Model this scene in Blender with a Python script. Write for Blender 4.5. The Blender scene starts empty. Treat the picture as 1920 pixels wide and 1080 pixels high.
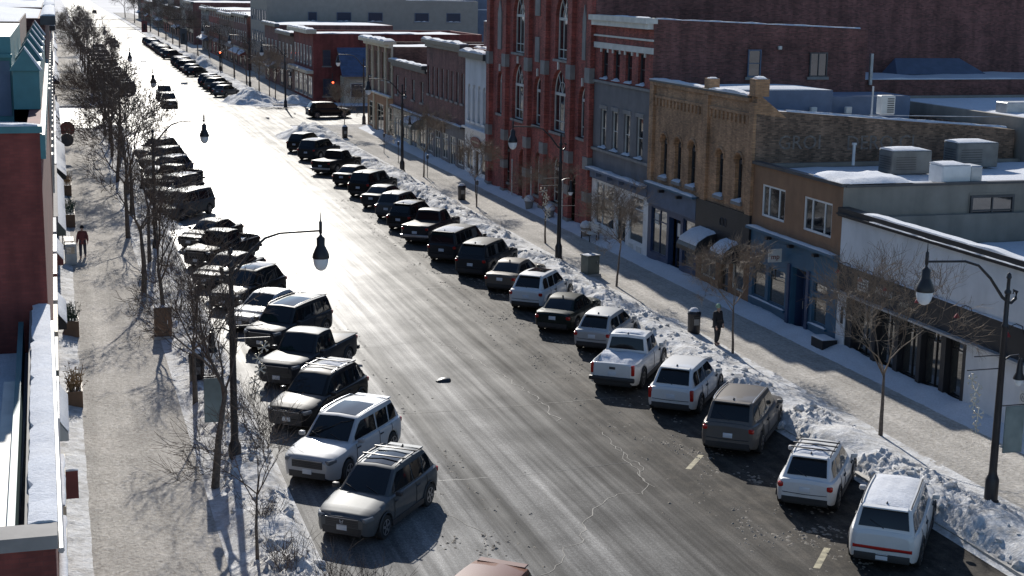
import bpy, bmesh, math, random
from mathutils import Vector, Matrix, noise
random.seed(7)
R = math.radians
scene = bpy.context.scene
COL = scene.collection

# ------------------------------------------------------------------ camera
PITCH, YAW, ROLL, CAMH = R(11.475), R(16.955), R(0.9), 15.0
fwd = Vector((math.sin(YAW)*math.cos(PITCH), math.cos(YAW)*math.cos(PITCH), -math.sin(PITCH)))
r0 = Vector((math.cos(YAW), -math.sin(YAW), 0)); u0 = r0.cross(fwd)
rt = r0*math.cos(ROLL) + u0*math.sin(ROLL); up = -r0*math.sin(ROLL) + u0*math.cos(ROLL)
cd = bpy.data.cameras.new('camera'); cam = bpy.data.objects.new('camera', cd); COL.objects.link(cam)
M = Matrix((rt, up, -fwd)).transposed().to_4x4(); M.translation = (0, 0, CAMH); cam.matrix_world = M
cd.sensor_width = 36; cd.lens = 2800/1920*36; cd.clip_start = 0.2; cd.clip_end = 6000
scene.camera = cam

# ------------------------------------------------------------------ light
SUN_AZ, SUN_EL = R(5.0), R(28.0)          # azimuth from +Y (down the street) towards +X
w = bpy.data.worlds.new('World'); scene.world = w; w.use_nodes = True
nt = w.node_tree; nt.nodes.clear()
sky = nt.nodes.new('ShaderNodeTexSky'); sky.sky_type = 'NISHITA'; sky.sun_disc = False
sky.sun_elevation = SUN_EL; sky.sun_rotation = SUN_AZ; sky.air_density = 1.0; sky.dust_density = 0.3; sky.ozone_density = 4.0
bg = nt.nodes.new('ShaderNodeBackground'); bg.inputs[1].default_value = 0.10
out = nt.nodes.new('ShaderNodeOutputWorld')
nt.links.new(sky.outputs[0], bg.inputs[0]); nt.links.new(bg.outputs[0], out.inputs[0])
sd = bpy.data.lights.new('sun', 'SUN'); sd.energy = 5.0; sd.angle = R(0.5); sd.color = (1.0, 0.95, 0.87)
sun = bpy.data.objects.new('sun', sd); COL.objects.link(sun)
sdir = Vector((math.sin(SUN_AZ)*math.cos(SUN_EL), math.cos(SUN_AZ)*math.cos(SUN_EL), math.sin(SUN_EL)))
sun.rotation_euler = sdir.to_track_quat('Z', 'Y').to_euler(); sun.location = sdir*200
scene.view_settings.view_transform = 'Standard'; scene.view_settings.look = 'None'
scene.view_settings.exposure = 0.35; scene.view_settings.gamma = 1.0; scene.view_settings.use_curve_mapping = False

# ------------------------------------------------------------------ materials
MATS = {}
def newmat(name):
    m = bpy.data.materials.new(name); m.use_nodes = True
    t = m.node_tree; b = t.nodes['Principled BSDF']; MATS[name] = m
    return m, t, b
def N(t, ty, **k):
    n = t.nodes.new(ty)
    for a, v in k.items():
        if a in n.inputs: n.inputs[a].default_value = v
        else: setattr(n, a, v)
    return n
def L(t, a, b): t.links.new(a, b)
def c4(c): return (c[0], c[1], c[2], 1.0)
def ramp(t, fac, stops, interp='LINEAR'):
    n = t.nodes.new('ShaderNodeValToRGB'); e = n.color_ramp.elements; n.color_ramp.interpolation = interp
    while len(e) < len(stops): e.new(0.5)
    for i, (p, c) in enumerate(stops):
        e[i].position = p; e[i].color = c4(c) if not isinstance(c, (int, float)) else (c, c, c, 1)
    if fac is not None: L(t, fac, n.inputs[0])
    return n
def mixc(t, fac, a, b, blend='MIX'):
    n = t.nodes.new('ShaderNodeMix'); n.data_type = 'RGBA'; n.blend_type = blend
    for s, v in ((0, fac), (6, a), (7, b)):
        if isinstance(v, (int, float)): n.inputs[s].default_value = v
        elif isinstance(v, (tuple, list)): n.inputs[s].default_value = c4(v)
        else: L(t, v, n.inputs[s])
    return n.outputs[2]
def mth(t, op, a, b=None, cl=False):
    n = t.nodes.new('ShaderNodeMath'); n.operation = op; n.use_clamp = cl
    for i, v in enumerate((a, b)):
        if v is None: continue
        if isinstance(v, (int, float)): n.inputs[i].default_value = v
        else: L(t, v, n.inputs[i])
    return n.outputs[0]
def objco(t, scale=(1, 1, 1), world=True):
    m = N(t, 'ShaderNodeMapping')
    if world:
        g = N(t, 'ShaderNodeNewGeometry'); L(t, g.outputs['Position'], m.inputs[0])
    else:
        g = N(t, 'ShaderNodeTexCoord'); L(t, g.outputs['Object'], m.inputs[0])
    m.inputs['Scale'].default_value = scale
    return m.outputs[0]
def noi(t, co, scale, detail=4, rough=.55):
    n = N(t, 'ShaderNodeTexNoise', Scale=scale, Detail=detail, Roughness=rough); L(t, co, n.inputs['Vector']); return n.outputs[0]
def bump(t, b, h, strength, dist):
    n = N(t, 'ShaderNodeBump', Strength=strength, Distance=dist); L(t, h, n.inputs['Height']); L(t, n.outputs[0], b.inputs['Normal'])

def plain(name, col, rough=.6, metal=0., var=.25, vscale=1.5, bumpd=0., bscale=20, spec=.5, streak=0.):
    m, t, b = newmat(name); co = objco(t)
    n = noi(t, co, vscale, 5)
    lo = tuple(c*(1-var) for c in col); hi = tuple(min(1, c*(1+var)) for c in col)
    r = ramp(t, n, [(.3, lo), (.7, hi)]); cc = r.outputs[0]
    if streak: cc = mixc(t, 1.0, cc, ramp(t, noi(t, objco(t, (.7, .7, .10)), 1.2, 4, .6), [(.35, 1-streak*.7), (.62, 1.0)]).outputs[0], 'MULTIPLY')
    L(t, cc, b.inputs['Base Color'])
    b.inputs['Roughness'].default_value = rough; b.inputs['Metallic'].default_value = metal
    b.inputs['Specular IOR Level'].default_value = spec
    if bumpd: bump(t, b, noi(t, co, bscale, 4), .6, bumpd)
    return m
def brick(name, col, mortar, var=.35):
    m, t, b = newmat(name)
    g = N(t, 'ShaderNodeNewGeometry'); s = N(t, 'ShaderNodeSeparateXYZ'); L(t, g.outputs['Position'], s.inputs[0])
    cx = N(t, 'ShaderNodeCombineXYZ'); L(t, mth(t, 'ADD', s.outputs[0], s.outputs[1]), cx.inputs[0]); L(t, s.outputs[2], cx.inputs[1])
    bt = N(t, 'ShaderNodeTexBrick', Scale=1.0); L(t, cx.outputs[0], bt.inputs['Vector'])
    bt.inputs['Brick Width'].default_value = .22; bt.inputs['Row Height'].default_value = .075; bt.inputs['Mortar Size'].default_value = .008
    bt.inputs['Color1'].default_value = c4(tuple(c*(1-var) for c in col)); bt.inputs['Color2'].default_value = c4(tuple(c*(1+var) for c in col)); bt.inputs['Mortar'].default_value = c4(mortar)
    n = noi(t, g.outputs['Position'], .55, 6, .65); r = ramp(t, n, [(.3, .55), (.5, 1.0), (.72, 1.35)])
    n2 = noi(t, objco(t, (2.2, 2.2, .25)), 1.0, 4); r2 = ramp(t, n2, [(.35, .72), (.6, 1.05)])
    c = mixc(t, 1.0, bt.outputs[0], r.outputs[0], 'MULTIPLY'); c = mixc(t, 1.0, c, r2.outputs[0], 'MULTIPLY')
    L(t, c, b.inputs['Base Color']); b.inputs['Roughness'].default_value = .85
    bump(t, b, bt.outputs['Fac'], -.5, .01)
    return m
def paint(name, col, metal=.0, rough=.28, dirt=.5):
    m, t, b = newmat(name); co = objco(t, world=False)
    s = N(t, 'ShaderNodeSeparateXYZ'); L(t, co, s.inputs[0])
    n = noi(t, objco(t), 3.5, 6, .7); n2 = noi(t, objco(t), .9, 3)
    hgt = N(t, 'ShaderNodeMapRange'); L(t, s.outputs[2], hgt.inputs[0]); hgt.inputs[1].default_value = .25; hgt.inputs[2].default_value = 1.15; hgt.inputs[3].default_value = 1.0; hgt.inputs[4].default_value = .07
    d = mth(t, 'MULTIPLY', hgt.outputs[0], ramp(t, n, [(.25, .25), (.75, 1.0)]).outputs[0]); d = mth(t, 'MULTIPLY', d, dirt, True)
    L(t, mixc(t, d, col, (.27, .245, .21)), b.inputs['Base Color'])
    L(t, mth(t, 'ADD', mth(t, 'MULTIPLY', d, .35), rough, True), b.inputs['Roughness'])
    b.inputs['Metallic'].default_value = metal*.4; b.inputs['Specular IOR Level'].default_value = .08
    b.inputs['Coat Weight'].default_value = .35 if max(col) < .3 else .6; b.inputs['Coat Roughness'].default_value = .05
    return m

# road: salt-bleached asphalt, wheel tracks along Y
def make_road():
    m, t, b = newmat('asphalt'); pos = objco(t)
    s = N(t, 'ShaderNodeSeparateXYZ'); L(t, pos, s.inputs[0])
    wob = noi(t, objco(t, (.5, .035, 1)), 1.0, 3); wob2 = noi(t, objco(t, (2.2, .12, 1)), 1.0, 5, .65)
    x = mth(t, 'ADD', s.outputs[0], mth(t, 'MULTIPLY', mth(t, 'SUBTRACT', wob, .5), 1.3)); x = mth(t, 'ADD', x, mth(t, 'MULTIPLY', mth(t, 'SUBTRACT', wob2, .5), 1.1))
    fx = mth(t, 'DIVIDE', mth(t, 'SUBTRACT', x, 5.0), 19.0, True)
    def P(v): return (v-5.0)/19.0
    a = .135
    r = ramp(t, fx, [(P(5.5), .12), (P(9), .16), (P(11.1), .165), (P(11.5), .06), (P(12.0), .065), (P(12.5), .15), (P(13.6), .165), (P(14.2), .085), (P(14.9), .11), (P(15.5), .062), (P(16.1), .08), (P(16.8), .04), (P(17.5), .058), (P(18.2), .036), (P(18.9), .05), (P(19.6), .036), (P(21), .034), (P(24), .034)])
    warm = ramp(t, fx, [(P(10), (1, .985, .95)), (P(15), (1, .97, .92)), (P(19), (1, .9, .78)), (P(23), (1, .9, .8))])
    c = mixc(t, 1.0, r.outputs[0], warm.outputs[0], 'MULTIPLY')
    stre = noi(t, objco(t, (2.6, .045, 1)), 1.0, 7, .68); c = mixc(t, 1.0, c, ramp(t, stre, [(.32, .58), (.5, 1.0), (.68, 1.5)]).outputs[0], 'MULTIPLY')
    big = noi(t, objco(t), .35, 5, .6); c = mixc(t, .8, c, ramp(t, big, [(.3, .65), (.7, 1.3)]).outputs[0], 'MULTIPLY')
    gr = noi(t, objco(t), 9.0, 6, .75); c = mixc(t, .8, c, ramp(t, gr, [(.3, .45), (.5, .95), (.7, 1.8)]).outputs[0], 'MULTIPLY')
    sl = noi(t, objco(t, (1.4, .8, 1)), 1.6, 8, .72); slm = ramp(t, sl, [(.45, 0.0), (.75, .6)])
    band = ramp(t, fx, [(P(16.0), 0.0), (P(18.6), .75), (P(21), .8), (P(24), .8)])
    c = mixc(t, mth(t, 'MULTIPLY', slm.outputs[0], band.outputs[0]), c, (.17, .145, .115))
    fine = noi(t, objco(t), 26, 4, .8); c = mixc(t, .9, c, ramp(t, fine, [(.36, .55), (.5, .95), (.60, 1.3), (.70, 2.6)]).outputs[0], 'MULTIPLY')
    L(t, c, b.inputs['Base Color'])
    # wetter, icier surface up the street and on the sunny left lane; dry salt near the right
    wy = N(t, 'ShaderNodeMapRange'); L(t, s.outputs[1], wy.inputs[0]); wy.inputs[1].default_value = 42; wy.inputs[2].default_value = 100
    wx = N(t, 'ShaderNodeMapRange'); L(t, x, wx.inputs[0]); wx.inputs[1].default_value = 19; wx.inputs[2].default_value = 10
    wet = mth(t, 'MULTIPLY', wy.outputs[0], mth(t, 'ADD', mth(t, 'MULTIPLY', wx.outputs[0], .75), .35), True)
    wet = mth(t, 'ADD', wet, mth(t, 'MULTIPLY', wx.outputs[0], .14), True)
    wet = mth(t, 'ADD', wet, mth(t, 'MULTIPLY', mth(t, 'SUBTRACT', big, .5), .3), True); wet = mth(t, 'ADD', wet, mth(t, 'MULTIPLY', mth(t, 'SUBTRACT', stre, .5), .65), True)
    rg = mth(t, 'SUBTRACT', .86, mth(t, 'MULTIPLY', wet, .40))
    L(t, mth(t, 'ADD', rg, mth(t, 'MULTIPLY', mth(t, 'SUBTRACT', gr, .5), .3)), b.inputs['Roughness'])
    L(t, mth(t, 'ADD', .14, mth(t, 'MULTIPLY', wet, .62)), b.inputs['Specular IOR Level'])
    h = mth(t, 'ADD', mth(t, 'MULTIPLY', gr, .6), mth(t, 'MULTIPLY', fine, .5)); bump(t, b, h, .8, .012)
make_road()
def make_snow(name, col, dirt, dcol, scale=2.0, bd=.05, bs=9):
    m, t, b = newmat(name)
    n = noi(t, objco(t), scale, 8, .68); g = noi(t, objco(t), 16, 4, .7)
    c = mixc(t, ramp(t, n, [(.42, 0.0), (.68, dirt)]).outputs[0], col, dcol)
    c = mixc(t, .5, c, ramp(t, g, [(.3, .7), (.7, 1.2)]).outputs[0], 'MULTIPLY')
    L(t, c, b.inputs['Base Color']); b.inputs['Roughness'].default_value = .85; b.inputs['Specular IOR Level'].default_value = .12
    h = mth(t, 'ADD', noi(t, objco(t), bs, 6, .7), mth(t, 'MULTIPLY', g, .3)); bump(t, b, h, .9, bd)
make_snow('snow', (.60, .62, .66), .25, (.46, .44, .42), .8, .03, 4)
make_snow('snow_bank', (.66, .66, .66), .75, (.30, .28, .25), 2.2, .07, 7)
make_snow('snow_far', (.52, .52, .54), .6, (.30, .29, .28), .05, .02, 4)
make_snow('slush_clod', (.26, .235, .20), .9, (.13, .11, .09), 5.0, .01, 20)
def make_walk():
    m, t, b = newmat('trodden_snow')
    a = noi(t, objco(t, (1, 1, 1)), 6.5, 7, .75); n = noi(t, objco(t), .5, 4); st = noi(t, objco(t, (5, 2.2, 1)), 2.6, 6, .7)
    c = ramp(t, a, [(.30, (.33, .305, .27)), (.5, (.47, .443, .405)), (.70, (.60, .575, .54))]).outputs[0]
    c = mixc(t, .7, c, ramp(t, n, [(.3, .8), (.7, 1.2)]).outputs[0], 'MULTIPLY')
    lg = noi(t, objco(t, (1.1, .05, 1)), 1.0, 4, .6); c = mixc(t, .8, c, ramp(t, lg, [(.35, .82), (.65, 1.18)]).outputs[0], 'MULTIPLY')
    c = mixc(t, .6, c, ramp(t, st, [(.35, .72), (.65, 1.15)]).outputs[0], 'MULTIPLY')
    L(t, c, b.inputs['Base Color']); b.inputs['Roughness'].default_value = .95; b.inputs['Specular IOR Level'].default_value = .04
    bump(t, b, mth(t, 'ADD', a, st), 1.0, .055)
make_walk()
def glassmat(name, col, ior=1.9, rough=.03):
    m, t, b = newmat(name); b.inputs['Base Color'].default_value = c4(col); b.inputs['Roughness'].default_value = rough
    b.inputs['IOR'].default_value = ior
    n = noi(t, objco(t), 1.3, 2); bump(t, b, n, .06, .05)
glassmat('window_glass', (.012, .016, .02), 2.1); glassmat('dull_glass', (.035, .045, .07), 1.3, .3); glassmat('car_glass', (.010, .012, .014), 1.45); glassmat('shop_glass', (.03, .032, .03), 2.7, .02)
plain('concrete', (.36, .35, .33), .85, bumpd=.004); plain('curb', (.40, .38, .35), .8); plain('faded_line', (.26, .23, .15), .8, var=.6, vscale=4); plain('tar', (.018, .018, .018), .35); plain('crack_salt', (.24, .225, .20), .8)
plain('black_metal', (.022, .020, .022), .42, .2, spec=.5); plain('dark_metal', (.07, .07, .075), .5, .4); plain('steel', (.45, .46, .48), .35, .8); plain('alloy', (.30, .30, .31), .35, .7)
plain('rubber', (.020, .020, .020), .8); plain('dark_trim', (.028, .028, .03), .55); plain('galvanised', (.42, .43, .44), .5, .5); plain('unit_grey', (.15, .155, .15), .6, streak=.35)
plain('white_paint', (.70, .70, .69), .5, var=.12); plain('off_white', (.55, .54, .50), .6, var=.15); plain('cream', (.50, .44, .33), .65, var=.15)
plain('white_stucco', (.62, .63, .64), .8, var=.06, bumpd=.003, streak=.22); plain('black_paint', (.015, .015, .018), .45); plain('navy_paint', (.022, .045, .105), .45); plain('blue_paint', (.035, .105, .175), .5, var=.12, streak=.2); plain('teal_paint', (.05, .17, .19), .55, var=.15)
plain('brown_stucco', (.26, .145, .08), .85, var=.12, bumpd=.004, streak=.25); plain('taupe_stucco', (.26, .235, .20), .85, var=.1, bumpd=.004, streak=.3); plain('grey_stucco', (.17, .165, .17), .85, var=.12, streak=.3); plain('grey_stone', (.22, .21, .20), .8, var=.2); plain('ghost_paint', (.175, .15, .13), .9, var=.45, vscale=5); plain('slate_board', (.10, .13, .19), .7, var=.15); plain('beige_render', (.27, .25, .22), .85, var=.08)
plain('roof_membrane', (.09, .09, .10), .8); plain('blue_roof', (.09, .14, .25), .5, .2); plain('grey_green', (.10, .115, .10), .55); plain('maroon', (.17, .035, .03), .5); plain('red_lamp', (.22, .018, .018), .5); plain('wood_brown', (.16, .09, .05), .6)
plain('bark', (.10, .080, .066), .9, var=.4, vscale=9, bumpd=.01, bscale=30); plain('twig', (.115, .085, .065), .85, var=.3); plain('pale_twig', (.19, .145, .105), .85, var=.3); plain('dry_leaf', (.26, .17, .085), .8, var=.4); plain('evergreen', (.03, .06, .035), .7, var=.5)
plain('skin', (.48, .30, .22), .5); plain('black_cloth', (.018, .018, .022), .9); plain('rust_cloth', (.14, .045, .045), .9); plain('green_knit', (.22, .34, .24), .9, var=.6, vscale=14); plain('dark_denim', (.03, .035, .055), .9); plain('banner', (.20, .24, .23), .7); plain('ornament', (.60, .55, .45), .4, .3)
brick('red_brick', (.29, .060, .046), (.18, .10, .08)); brick('dark_brick', (.165, .062, .054), (.12, .09, .08)); brick('yellow_brick', (.39, .215, .11), (.29, .20, .13), .25); brick('brown_brick', (.17, .085, .06), (.14, .11, .09)); brick('red_painted', (.19, .045, .036), (.16, .045, .038), .12); brick('old_brick', (.19, .115, .075), (.15, .12, .09), .5)
for nm, cc, mt in (('paint_white', (.66, .66, .655), 0), ('paint_silver', (.40, .41, .42), .5), ('paint_grey', (.075, .082, .088), .5), ('paint_charcoal', (.024, .026, .030), .4), ('paint_black', (.010, .010, .011), .2), ('paint_bronze', (.115, .105, .098), .5), ('paint_pearl', (.43, .44, .455), .2), ('paint_green', (.006, .013, .012), .3), ('paint_blue', (.022, .035, .075), .4), ('paint_orange', (.15, .055, .032), .0), ('paint_taupe', (.10, .09, .08), .5), ('paint_red', (.20, .02, .018), .2)):
    paint(nm, cc, mt, .5, {'paint_black': .05, 'paint_charcoal': .07, 'paint_green': .08, 'paint_blue': .08, 'paint_grey': .2, 'paint_bronze': .3, 'paint_taupe': .25}.get(nm, .5))
def lampmat(name, col, emit=0):
    m, t, b = newmat(name); b.inputs['Base Color'].default_value = c4(col); b.inputs['Roughness'].default_value = .15
    if emit: b.inputs['Emission Color'].default_value = c4(col); b.inputs['Emission Strength'].default_value = emit
lampmat('tail_red', (.38, .012, .010)); lampmat('head_clear', (.13, .14, .15)); lampmat('globe', (.72, .74, .76)); lampmat('signal_red', (1, .08, .03), 6.0); lampmat('signal_off', (.03, .03, .02)); lampmat('plate', (.55, .58, .62))

# ------------------------------------------------------------------ object helpers
def finish(me, mats, smooth):
    for m in (mats if isinstance(mats, (list, tuple)) else [mats]): me.materials.append(MATS[m] if isinstance(m, str) else m)
    if smooth:
        me.polygons.foreach_set('use_smooth', [True]*len(me.polygons)); me.set_sharp_from_angle(angle=R(smooth))
def link(name, me, parent=None, loc=None):
    o = bpy.data.objects.new(name, me); COL.objects.link(o)
    if parent is not None:
        o.parent = parent
        if parent.type == 'EMPTY' and parent.get('world_parts'): o.matrix_parent_inverse = Matrix.Translation(-Vector(parent.location))
    if loc is not None: o.location = loc
    return o
def mk(name, v, f, mats, parent=None, smooth=0, midx=None, loc=None):
    me = bpy.data.meshes.new(name); me.from_pydata(v, [], f)
    if midx: me.polygons.foreach_set('material_index', midx)
    finish(me, mats, smooth); me.update()
    return link(name, me, parent, loc)
def tag(o, label, cat, group=None):
    o['label'] = label; o['category'] = cat
    if group: o['group'] = group
    return o
def struct(o): o['kind'] = 'structure'; return o
def stuff(o): o['kind'] = 'stuff'; return o
def root(name, loc, label, cat, group=None, world=True, rz=0):
    o = bpy.data.objects.new(name, None); COL.objects.link(o); o.location = loc; o.rotation_euler = (0, 0, rz); o.empty_display_size = .3
    if world: o['world_parts'] = 1
    return tag(o, label, cat, group)
class MB:
    def __init__(s): s.v = []; s.f = []; s.m = []
    def add(s, v, f, mi=0):
        k = len(s.v); s.v += [tuple(p) for p in v]; s.f += [tuple(i+k for i in q) for q in f]; s.m += [mi]*len(f); return s
    def box(s, x0, x1, y0, y1, z0, z1, mi=0):
        if x0 > x1: x0, x1 = x1, x0
        if y0 > y1: y0, y1 = y1, y0
        return s.add([(x0, y0, z0), (x1, y0, z0), (x1, y1, z0), (x0, y1, z0), (x0, y0, z1), (x1, y0, z1), (x1, y1, z1), (x0, y1, z1)], [(0, 3, 2, 1), (4, 5, 6, 7), (0, 1, 5, 4), (1, 2, 6, 5), (2, 3, 7, 6), (3, 0, 4, 7)], mi)
    def lathe(s, prof, seg=12, c=(0, 0, 0), mi=0):
        v = []; f = []
        for r, z in prof:
            for k in range(seg): a = 2*math.pi*k/seg; v.append((c[0]+r*math.cos(a), c[1]+r*math.sin(a), c[2]+z))
        for i in range(len(prof)-1):
            for k in range(seg): f.append((i*seg+k, i*seg+(k+1) % seg, (i+1)*seg+(k+1) % seg, (i+1)*seg+k))
        f.append(tuple(reversed(range(seg)))); f.append(tuple(range((len(prof)-1)*seg, len(prof)*seg)))
        return s.add(v, f, mi)
    def tube(s, pts, rad, seg=6, mi=0):
        pts = [Vector(p) for p in pts]; n = len(pts)
        if isinstance(rad, (int, float)): rad = [rad]*n
        v = []; f = []
        for i, p in enumerate(pts):
            d = (pts[min(i+1, n-1)]-pts[max(i-1, 0)])
            if d.length < 1e-9: d = Vector((0, 0, 1))
            d.normalize(); a = d.cross(Vector((0, 0, 1)) if abs(d.z) < .92 else Vector((1, 0, 0))).normalized(); b = d.cross(a)
            for k in range(seg): q = 2*math.pi*k/seg; v.append(p+(a*math.cos(q)+b*math.sin(q))*rad[i])
        for i in range(n-1):
            for k in range(seg): f.append((i*seg+k, i*seg+(k+1) % seg, (i+1)*seg+(k+1) % seg, (i+1)*seg+k))
        f.append(tuple(reversed(range(seg)))); f.append(tuple(range((n-1)*seg, n*seg)))
        return s.add(v, f, mi)
    def build(s, name, mats, parent=None, smooth=0, loc=None): return mk(name, s.v, s.f, mats, parent, smooth, s.m if isinstance(mats, (list, tuple)) else None, loc)
def box(name, x0, x1, y0, y1, z0, z1, mat, parent=None): return MB().box(x0, x1, y0, y1, z0, z1).build(name, mat, parent)
def bbox(name, x0, x1, y0, y1, z0, z1, mat, parent=None, bv=.03, seg=2, loc=None, rot=None):
    bm = bmesh.new(); bmesh.ops.create_cube(bm, size=1)
    for q in bm.verts: q.co = Vector((x0+(q.co.x+.5)*(x1-x0), y0+(q.co.y+.5)*(y1-y0), z0+(q.co.z+.5)*(z1-z0)))
    bmesh.ops.bevel(bm, geom=bm.edges[:]+bm.verts[:], offset=bv, segments=seg, affect='EDGES', profile=.5)
    me = bpy.data.meshes.new(name); bm.to_mesh(me); bm.free(); finish(me, mat, 35)
    o = link(name, me, parent, loc)
    if rot: o.rotation_euler = rot
    return o
def text_mesh(name, txt, size, mat, parent, origin, ux, uy, extrude=.01, align='CENTER'):
    cu = bpy.data.curves.new(name, 'FONT'); cu.body = txt; cu.size = size; cu.extrude = extrude; cu.align_x = align; cu.align_y = 'CENTER'; cu.resolution_u = 2
    t = bpy.data.objects.new(name, cu); COL.objects.link(t); dg = bpy.context.evaluated_depsgraph_get()
    me = bpy.data.meshes.new_from_object(t.evaluated_get(dg)); bpy.data.objects.remove(t)
    ux = Vector(ux).normalized(); uy = Vector(uy).normalized(); uz = ux.cross(uy)
    m = Matrix((ux, uy, uz)).transposed().to_4x4(); m.translation = origin; me.transform(m); me.materials.clear(); me.materials.append(MATS[mat]); me.name = name
    return link(name, me, parent)
def snoise(x, y, z=0.0, o=4, h=.8, l=2.1): return noise.fractal(Vector((x, y, z)), h, l, o, noise_basis='PERLIN_ORIGINAL')
# ------------------------------------------------------------------ the setting
def sheet(name, x0, x1, y0, y1, z, mat): return struct(mk(name, [(x0, y0, z), (x1, y0, z), (x1, y1, z), (x0, y1, z)], [(0, 1, 2, 3)], mat))
sheet('ground', -2500, 2500, -400, 4500, -.03, 'snow_far')
CURB_L, CURB_R = 5.9, 23.5
XS0, XS1 = 159.0, 183.0                      # the side street
sheet('road', CURB_L, CURB_R, -20, 1600, 0.0, 'asphalt')
sheet('cross_street', -120, CURB_L, XS0, XS1, 0.0, 'asphalt'); sheet('cross_street', CURB_R, 160, XS0, XS1, 0.0, 'asphalt')
def slab(name, x0, x1, y0, y1, z1, mat): return struct(box(name, x0, x1, y0, y1, -.02, z1, mat))
slab('sidewalk', -.9, 4.2, 10, XS0-2, .13, 'trodden_snow'); slab('sidewalk', -.9, 4.2, XS1+2, 700, .13, 'trodden_snow')
slab('sidewalk', 25.4, 33, 10, XS0-2, .13, 'trodden_snow'); slab('sidewalk', 25.4, 33, XS1+2, 700, .13, 'trodden_snow')
for x0, x1 in ((CURB_L-.18, CURB_L), (CURB_R, CURB_R+.18)):
    for y0, y1 in ((10, XS0-4), (XS1+4, 600)): slab('curb', x0, x1, y0, y1, .14, 'curb')
slab('side_pavement', 33.0, 120, XS0-4.5, XS0-2, .12, 'snow'); slab('side_pavement', 33.0, 120, XS1+.2, XS1+4, .12, 'snow')

def field(name, x0, x1, y0, y1, dx, dy, hf, mat, kind='stuff', smooth=60):
    nx = max(2, int((x1-x0)/dx)+1); ny = max(2, int((y1-y0)/dy)+1); v = []; f = []
    for j in range(ny):
        y = y0+(y1-y0)*j/(ny-1)
        for i in range(nx):
            x = x0+(x1-x0)*i/(nx-1); v.append((x, y, hf(x, y)))
    for j in range(ny-1):
        for i in range(nx-1):
            a = j*nx+i; f.append((a, a+1, a+nx+1, a+nx))
    o = mk(name, v, f, mat, None, smooth); o['kind'] = kind; return o
def rough(x, y, k=1.0):
    return (.15*snoise(x*1.3, y*1.3, 3, 3)+.20*abs(snoise(x*3.6, y*3.6, 9, 3))+.11*snoise(x*8, y*8, 1, 2))*k
def smooth01(t): t = max(0., min(1., t)); return t*t*(3-2*t)
def bank_r(x, y):
    u = (x-23.3)/(26.6-23.3); p = smooth01(u/.25)*(1-smooth01((u-.42)/.55))
    m = .50+.42*snoise(y*.16, 5.5, 0, 3)+.30*snoise(y*.45, 1.5, x*.4, 2)
    ch = .2+.8*smooth01((snoise(x*.42, y*.30, 21, 2)+.22)/.3)
    return .02+p*(max(.10, m)*.76)+rough(x, y, .95)*ch*smooth01(p*1.6+.05)+.11*smooth01((u-.1)/.25)
def bank_l(x, y):
    u = (x-3.7)/(6.15-3.7); p = smooth01(u/.5)*(1-smooth01((u-.72)/.28))
    m = .45+.4*snoise(y*.18, 15.5, 0, 3)+.25*snoise(y*.55, 7.5, 0, 2)
    return .03+p*(max(.12, m)*.66)+rough(x, y, .95)*(.25+.75*smooth01((snoise(x*.5, y*.33, 27, 2)+.2)/.28))*smooth01(p*1.6+.12)*(1-smooth01((u-.93)/.07)*.7)+.11*(1-smooth01((u-.8)/.18))
def ends(hf, ya, yb): return lambda x, y: hf(x, y)*smooth01((y-ya)/2.0)*smooth01((yb-y)/2.5)-.01
field('snow_bank', 23.3, 26.65, 24, 62, .085, .085, bank_r, 'snow_bank')
field('snow_bank', 23.3, 26.65, 62, 152, .13, .16, ends(bank_r, -9, 152), 'snow_bank')
field('snow_bank', 3.7, 6.15, 30, 62, .085, .085, bank_l, 'snow_bank')
field('snow_bank', 3.7, 6.15, 62, 154, .13, .17, ends(bank_l, -9, 154), 'snow_bank')
field('snow_bank', 23.3, 26.65, 186, 420, .3, .5, ends(bank_r, 186, 420), 'snow_bank')
field('snow_bank', 3.7, 6.15, 187, 420, .3, .5, ends(bank_l, 187, 420), 'snow_bank')
# snow drifted against the shop fronts
def berm_r(x, y):
    u = (x-29.7)/1.4; m = .26+.22*snoise(y*.23, 31, 0, 3)
    return .125+smooth01(u)*max(.03, m)+.02*snoise(x*3, y*3, 4, 3)*smooth01(u*3)-.02*(1-smooth01(u*4))
field('snow_drift', 29.7, 31.12, 25, 154, .12, .2, berm_r, 'snow')
def berm_l(x, y):
    u = (x+.45)/1.0; m = .16+.12*snoise(y*.3, 11, 0, 3)
    return .125+(1-smooth01(u))*max(.02, m)+.07*abs(snoise(x*3.5, y*3.5, 4, 3))*(1-smooth01(u))-.02*smooth01(u*2-1)
field('snow_drift', -.45, .62, 24, 150, .1, .12, berm_l, 'snow_bank')
# ploughed heaps at the crossing corners
def heap(cx, cy, rx, ry, h, seed, step=.22):
    def hf(x, y):
        d = math.sqrt(((x-cx)/rx)**2+((y-cy)/ry)**2)*(1+.25*snoise(x*.5, y*.5, seed, 2))
        return smooth01(1-d)*h*(1+.25*snoise(x*.8, y*.8, seed, 3))+rough(x, y, .9)*smooth01(1.15-d)-.05
    field('snow_heap', cx-rx*1.1, cx+rx*1.1, cy-ry*1.1, cy+ry*1.1, step, step, hf, 'snow_bank')
heap(23.6, 145.5, 3.6, 8.0, 1.35, 1); heap(23.4, 190.0, 4.0, 6.0, 1.7, 2); heap(28.5, 187.5, 3.2, 3.0, 1.0, 3); heap(24.2, 262, 3.2, 9, 2.4, 4, .4); heap(24.3, 290, 3, 6, 1.5, 8, .4)
heap(5.6, 94.2, 1.7, 3.0, .55, 5, .16); heap(4.6, 152, 2.6, 4.5, 1.0, 6); heap(5.0, 190, 2.8, 5, 1.2, 7)

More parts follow.
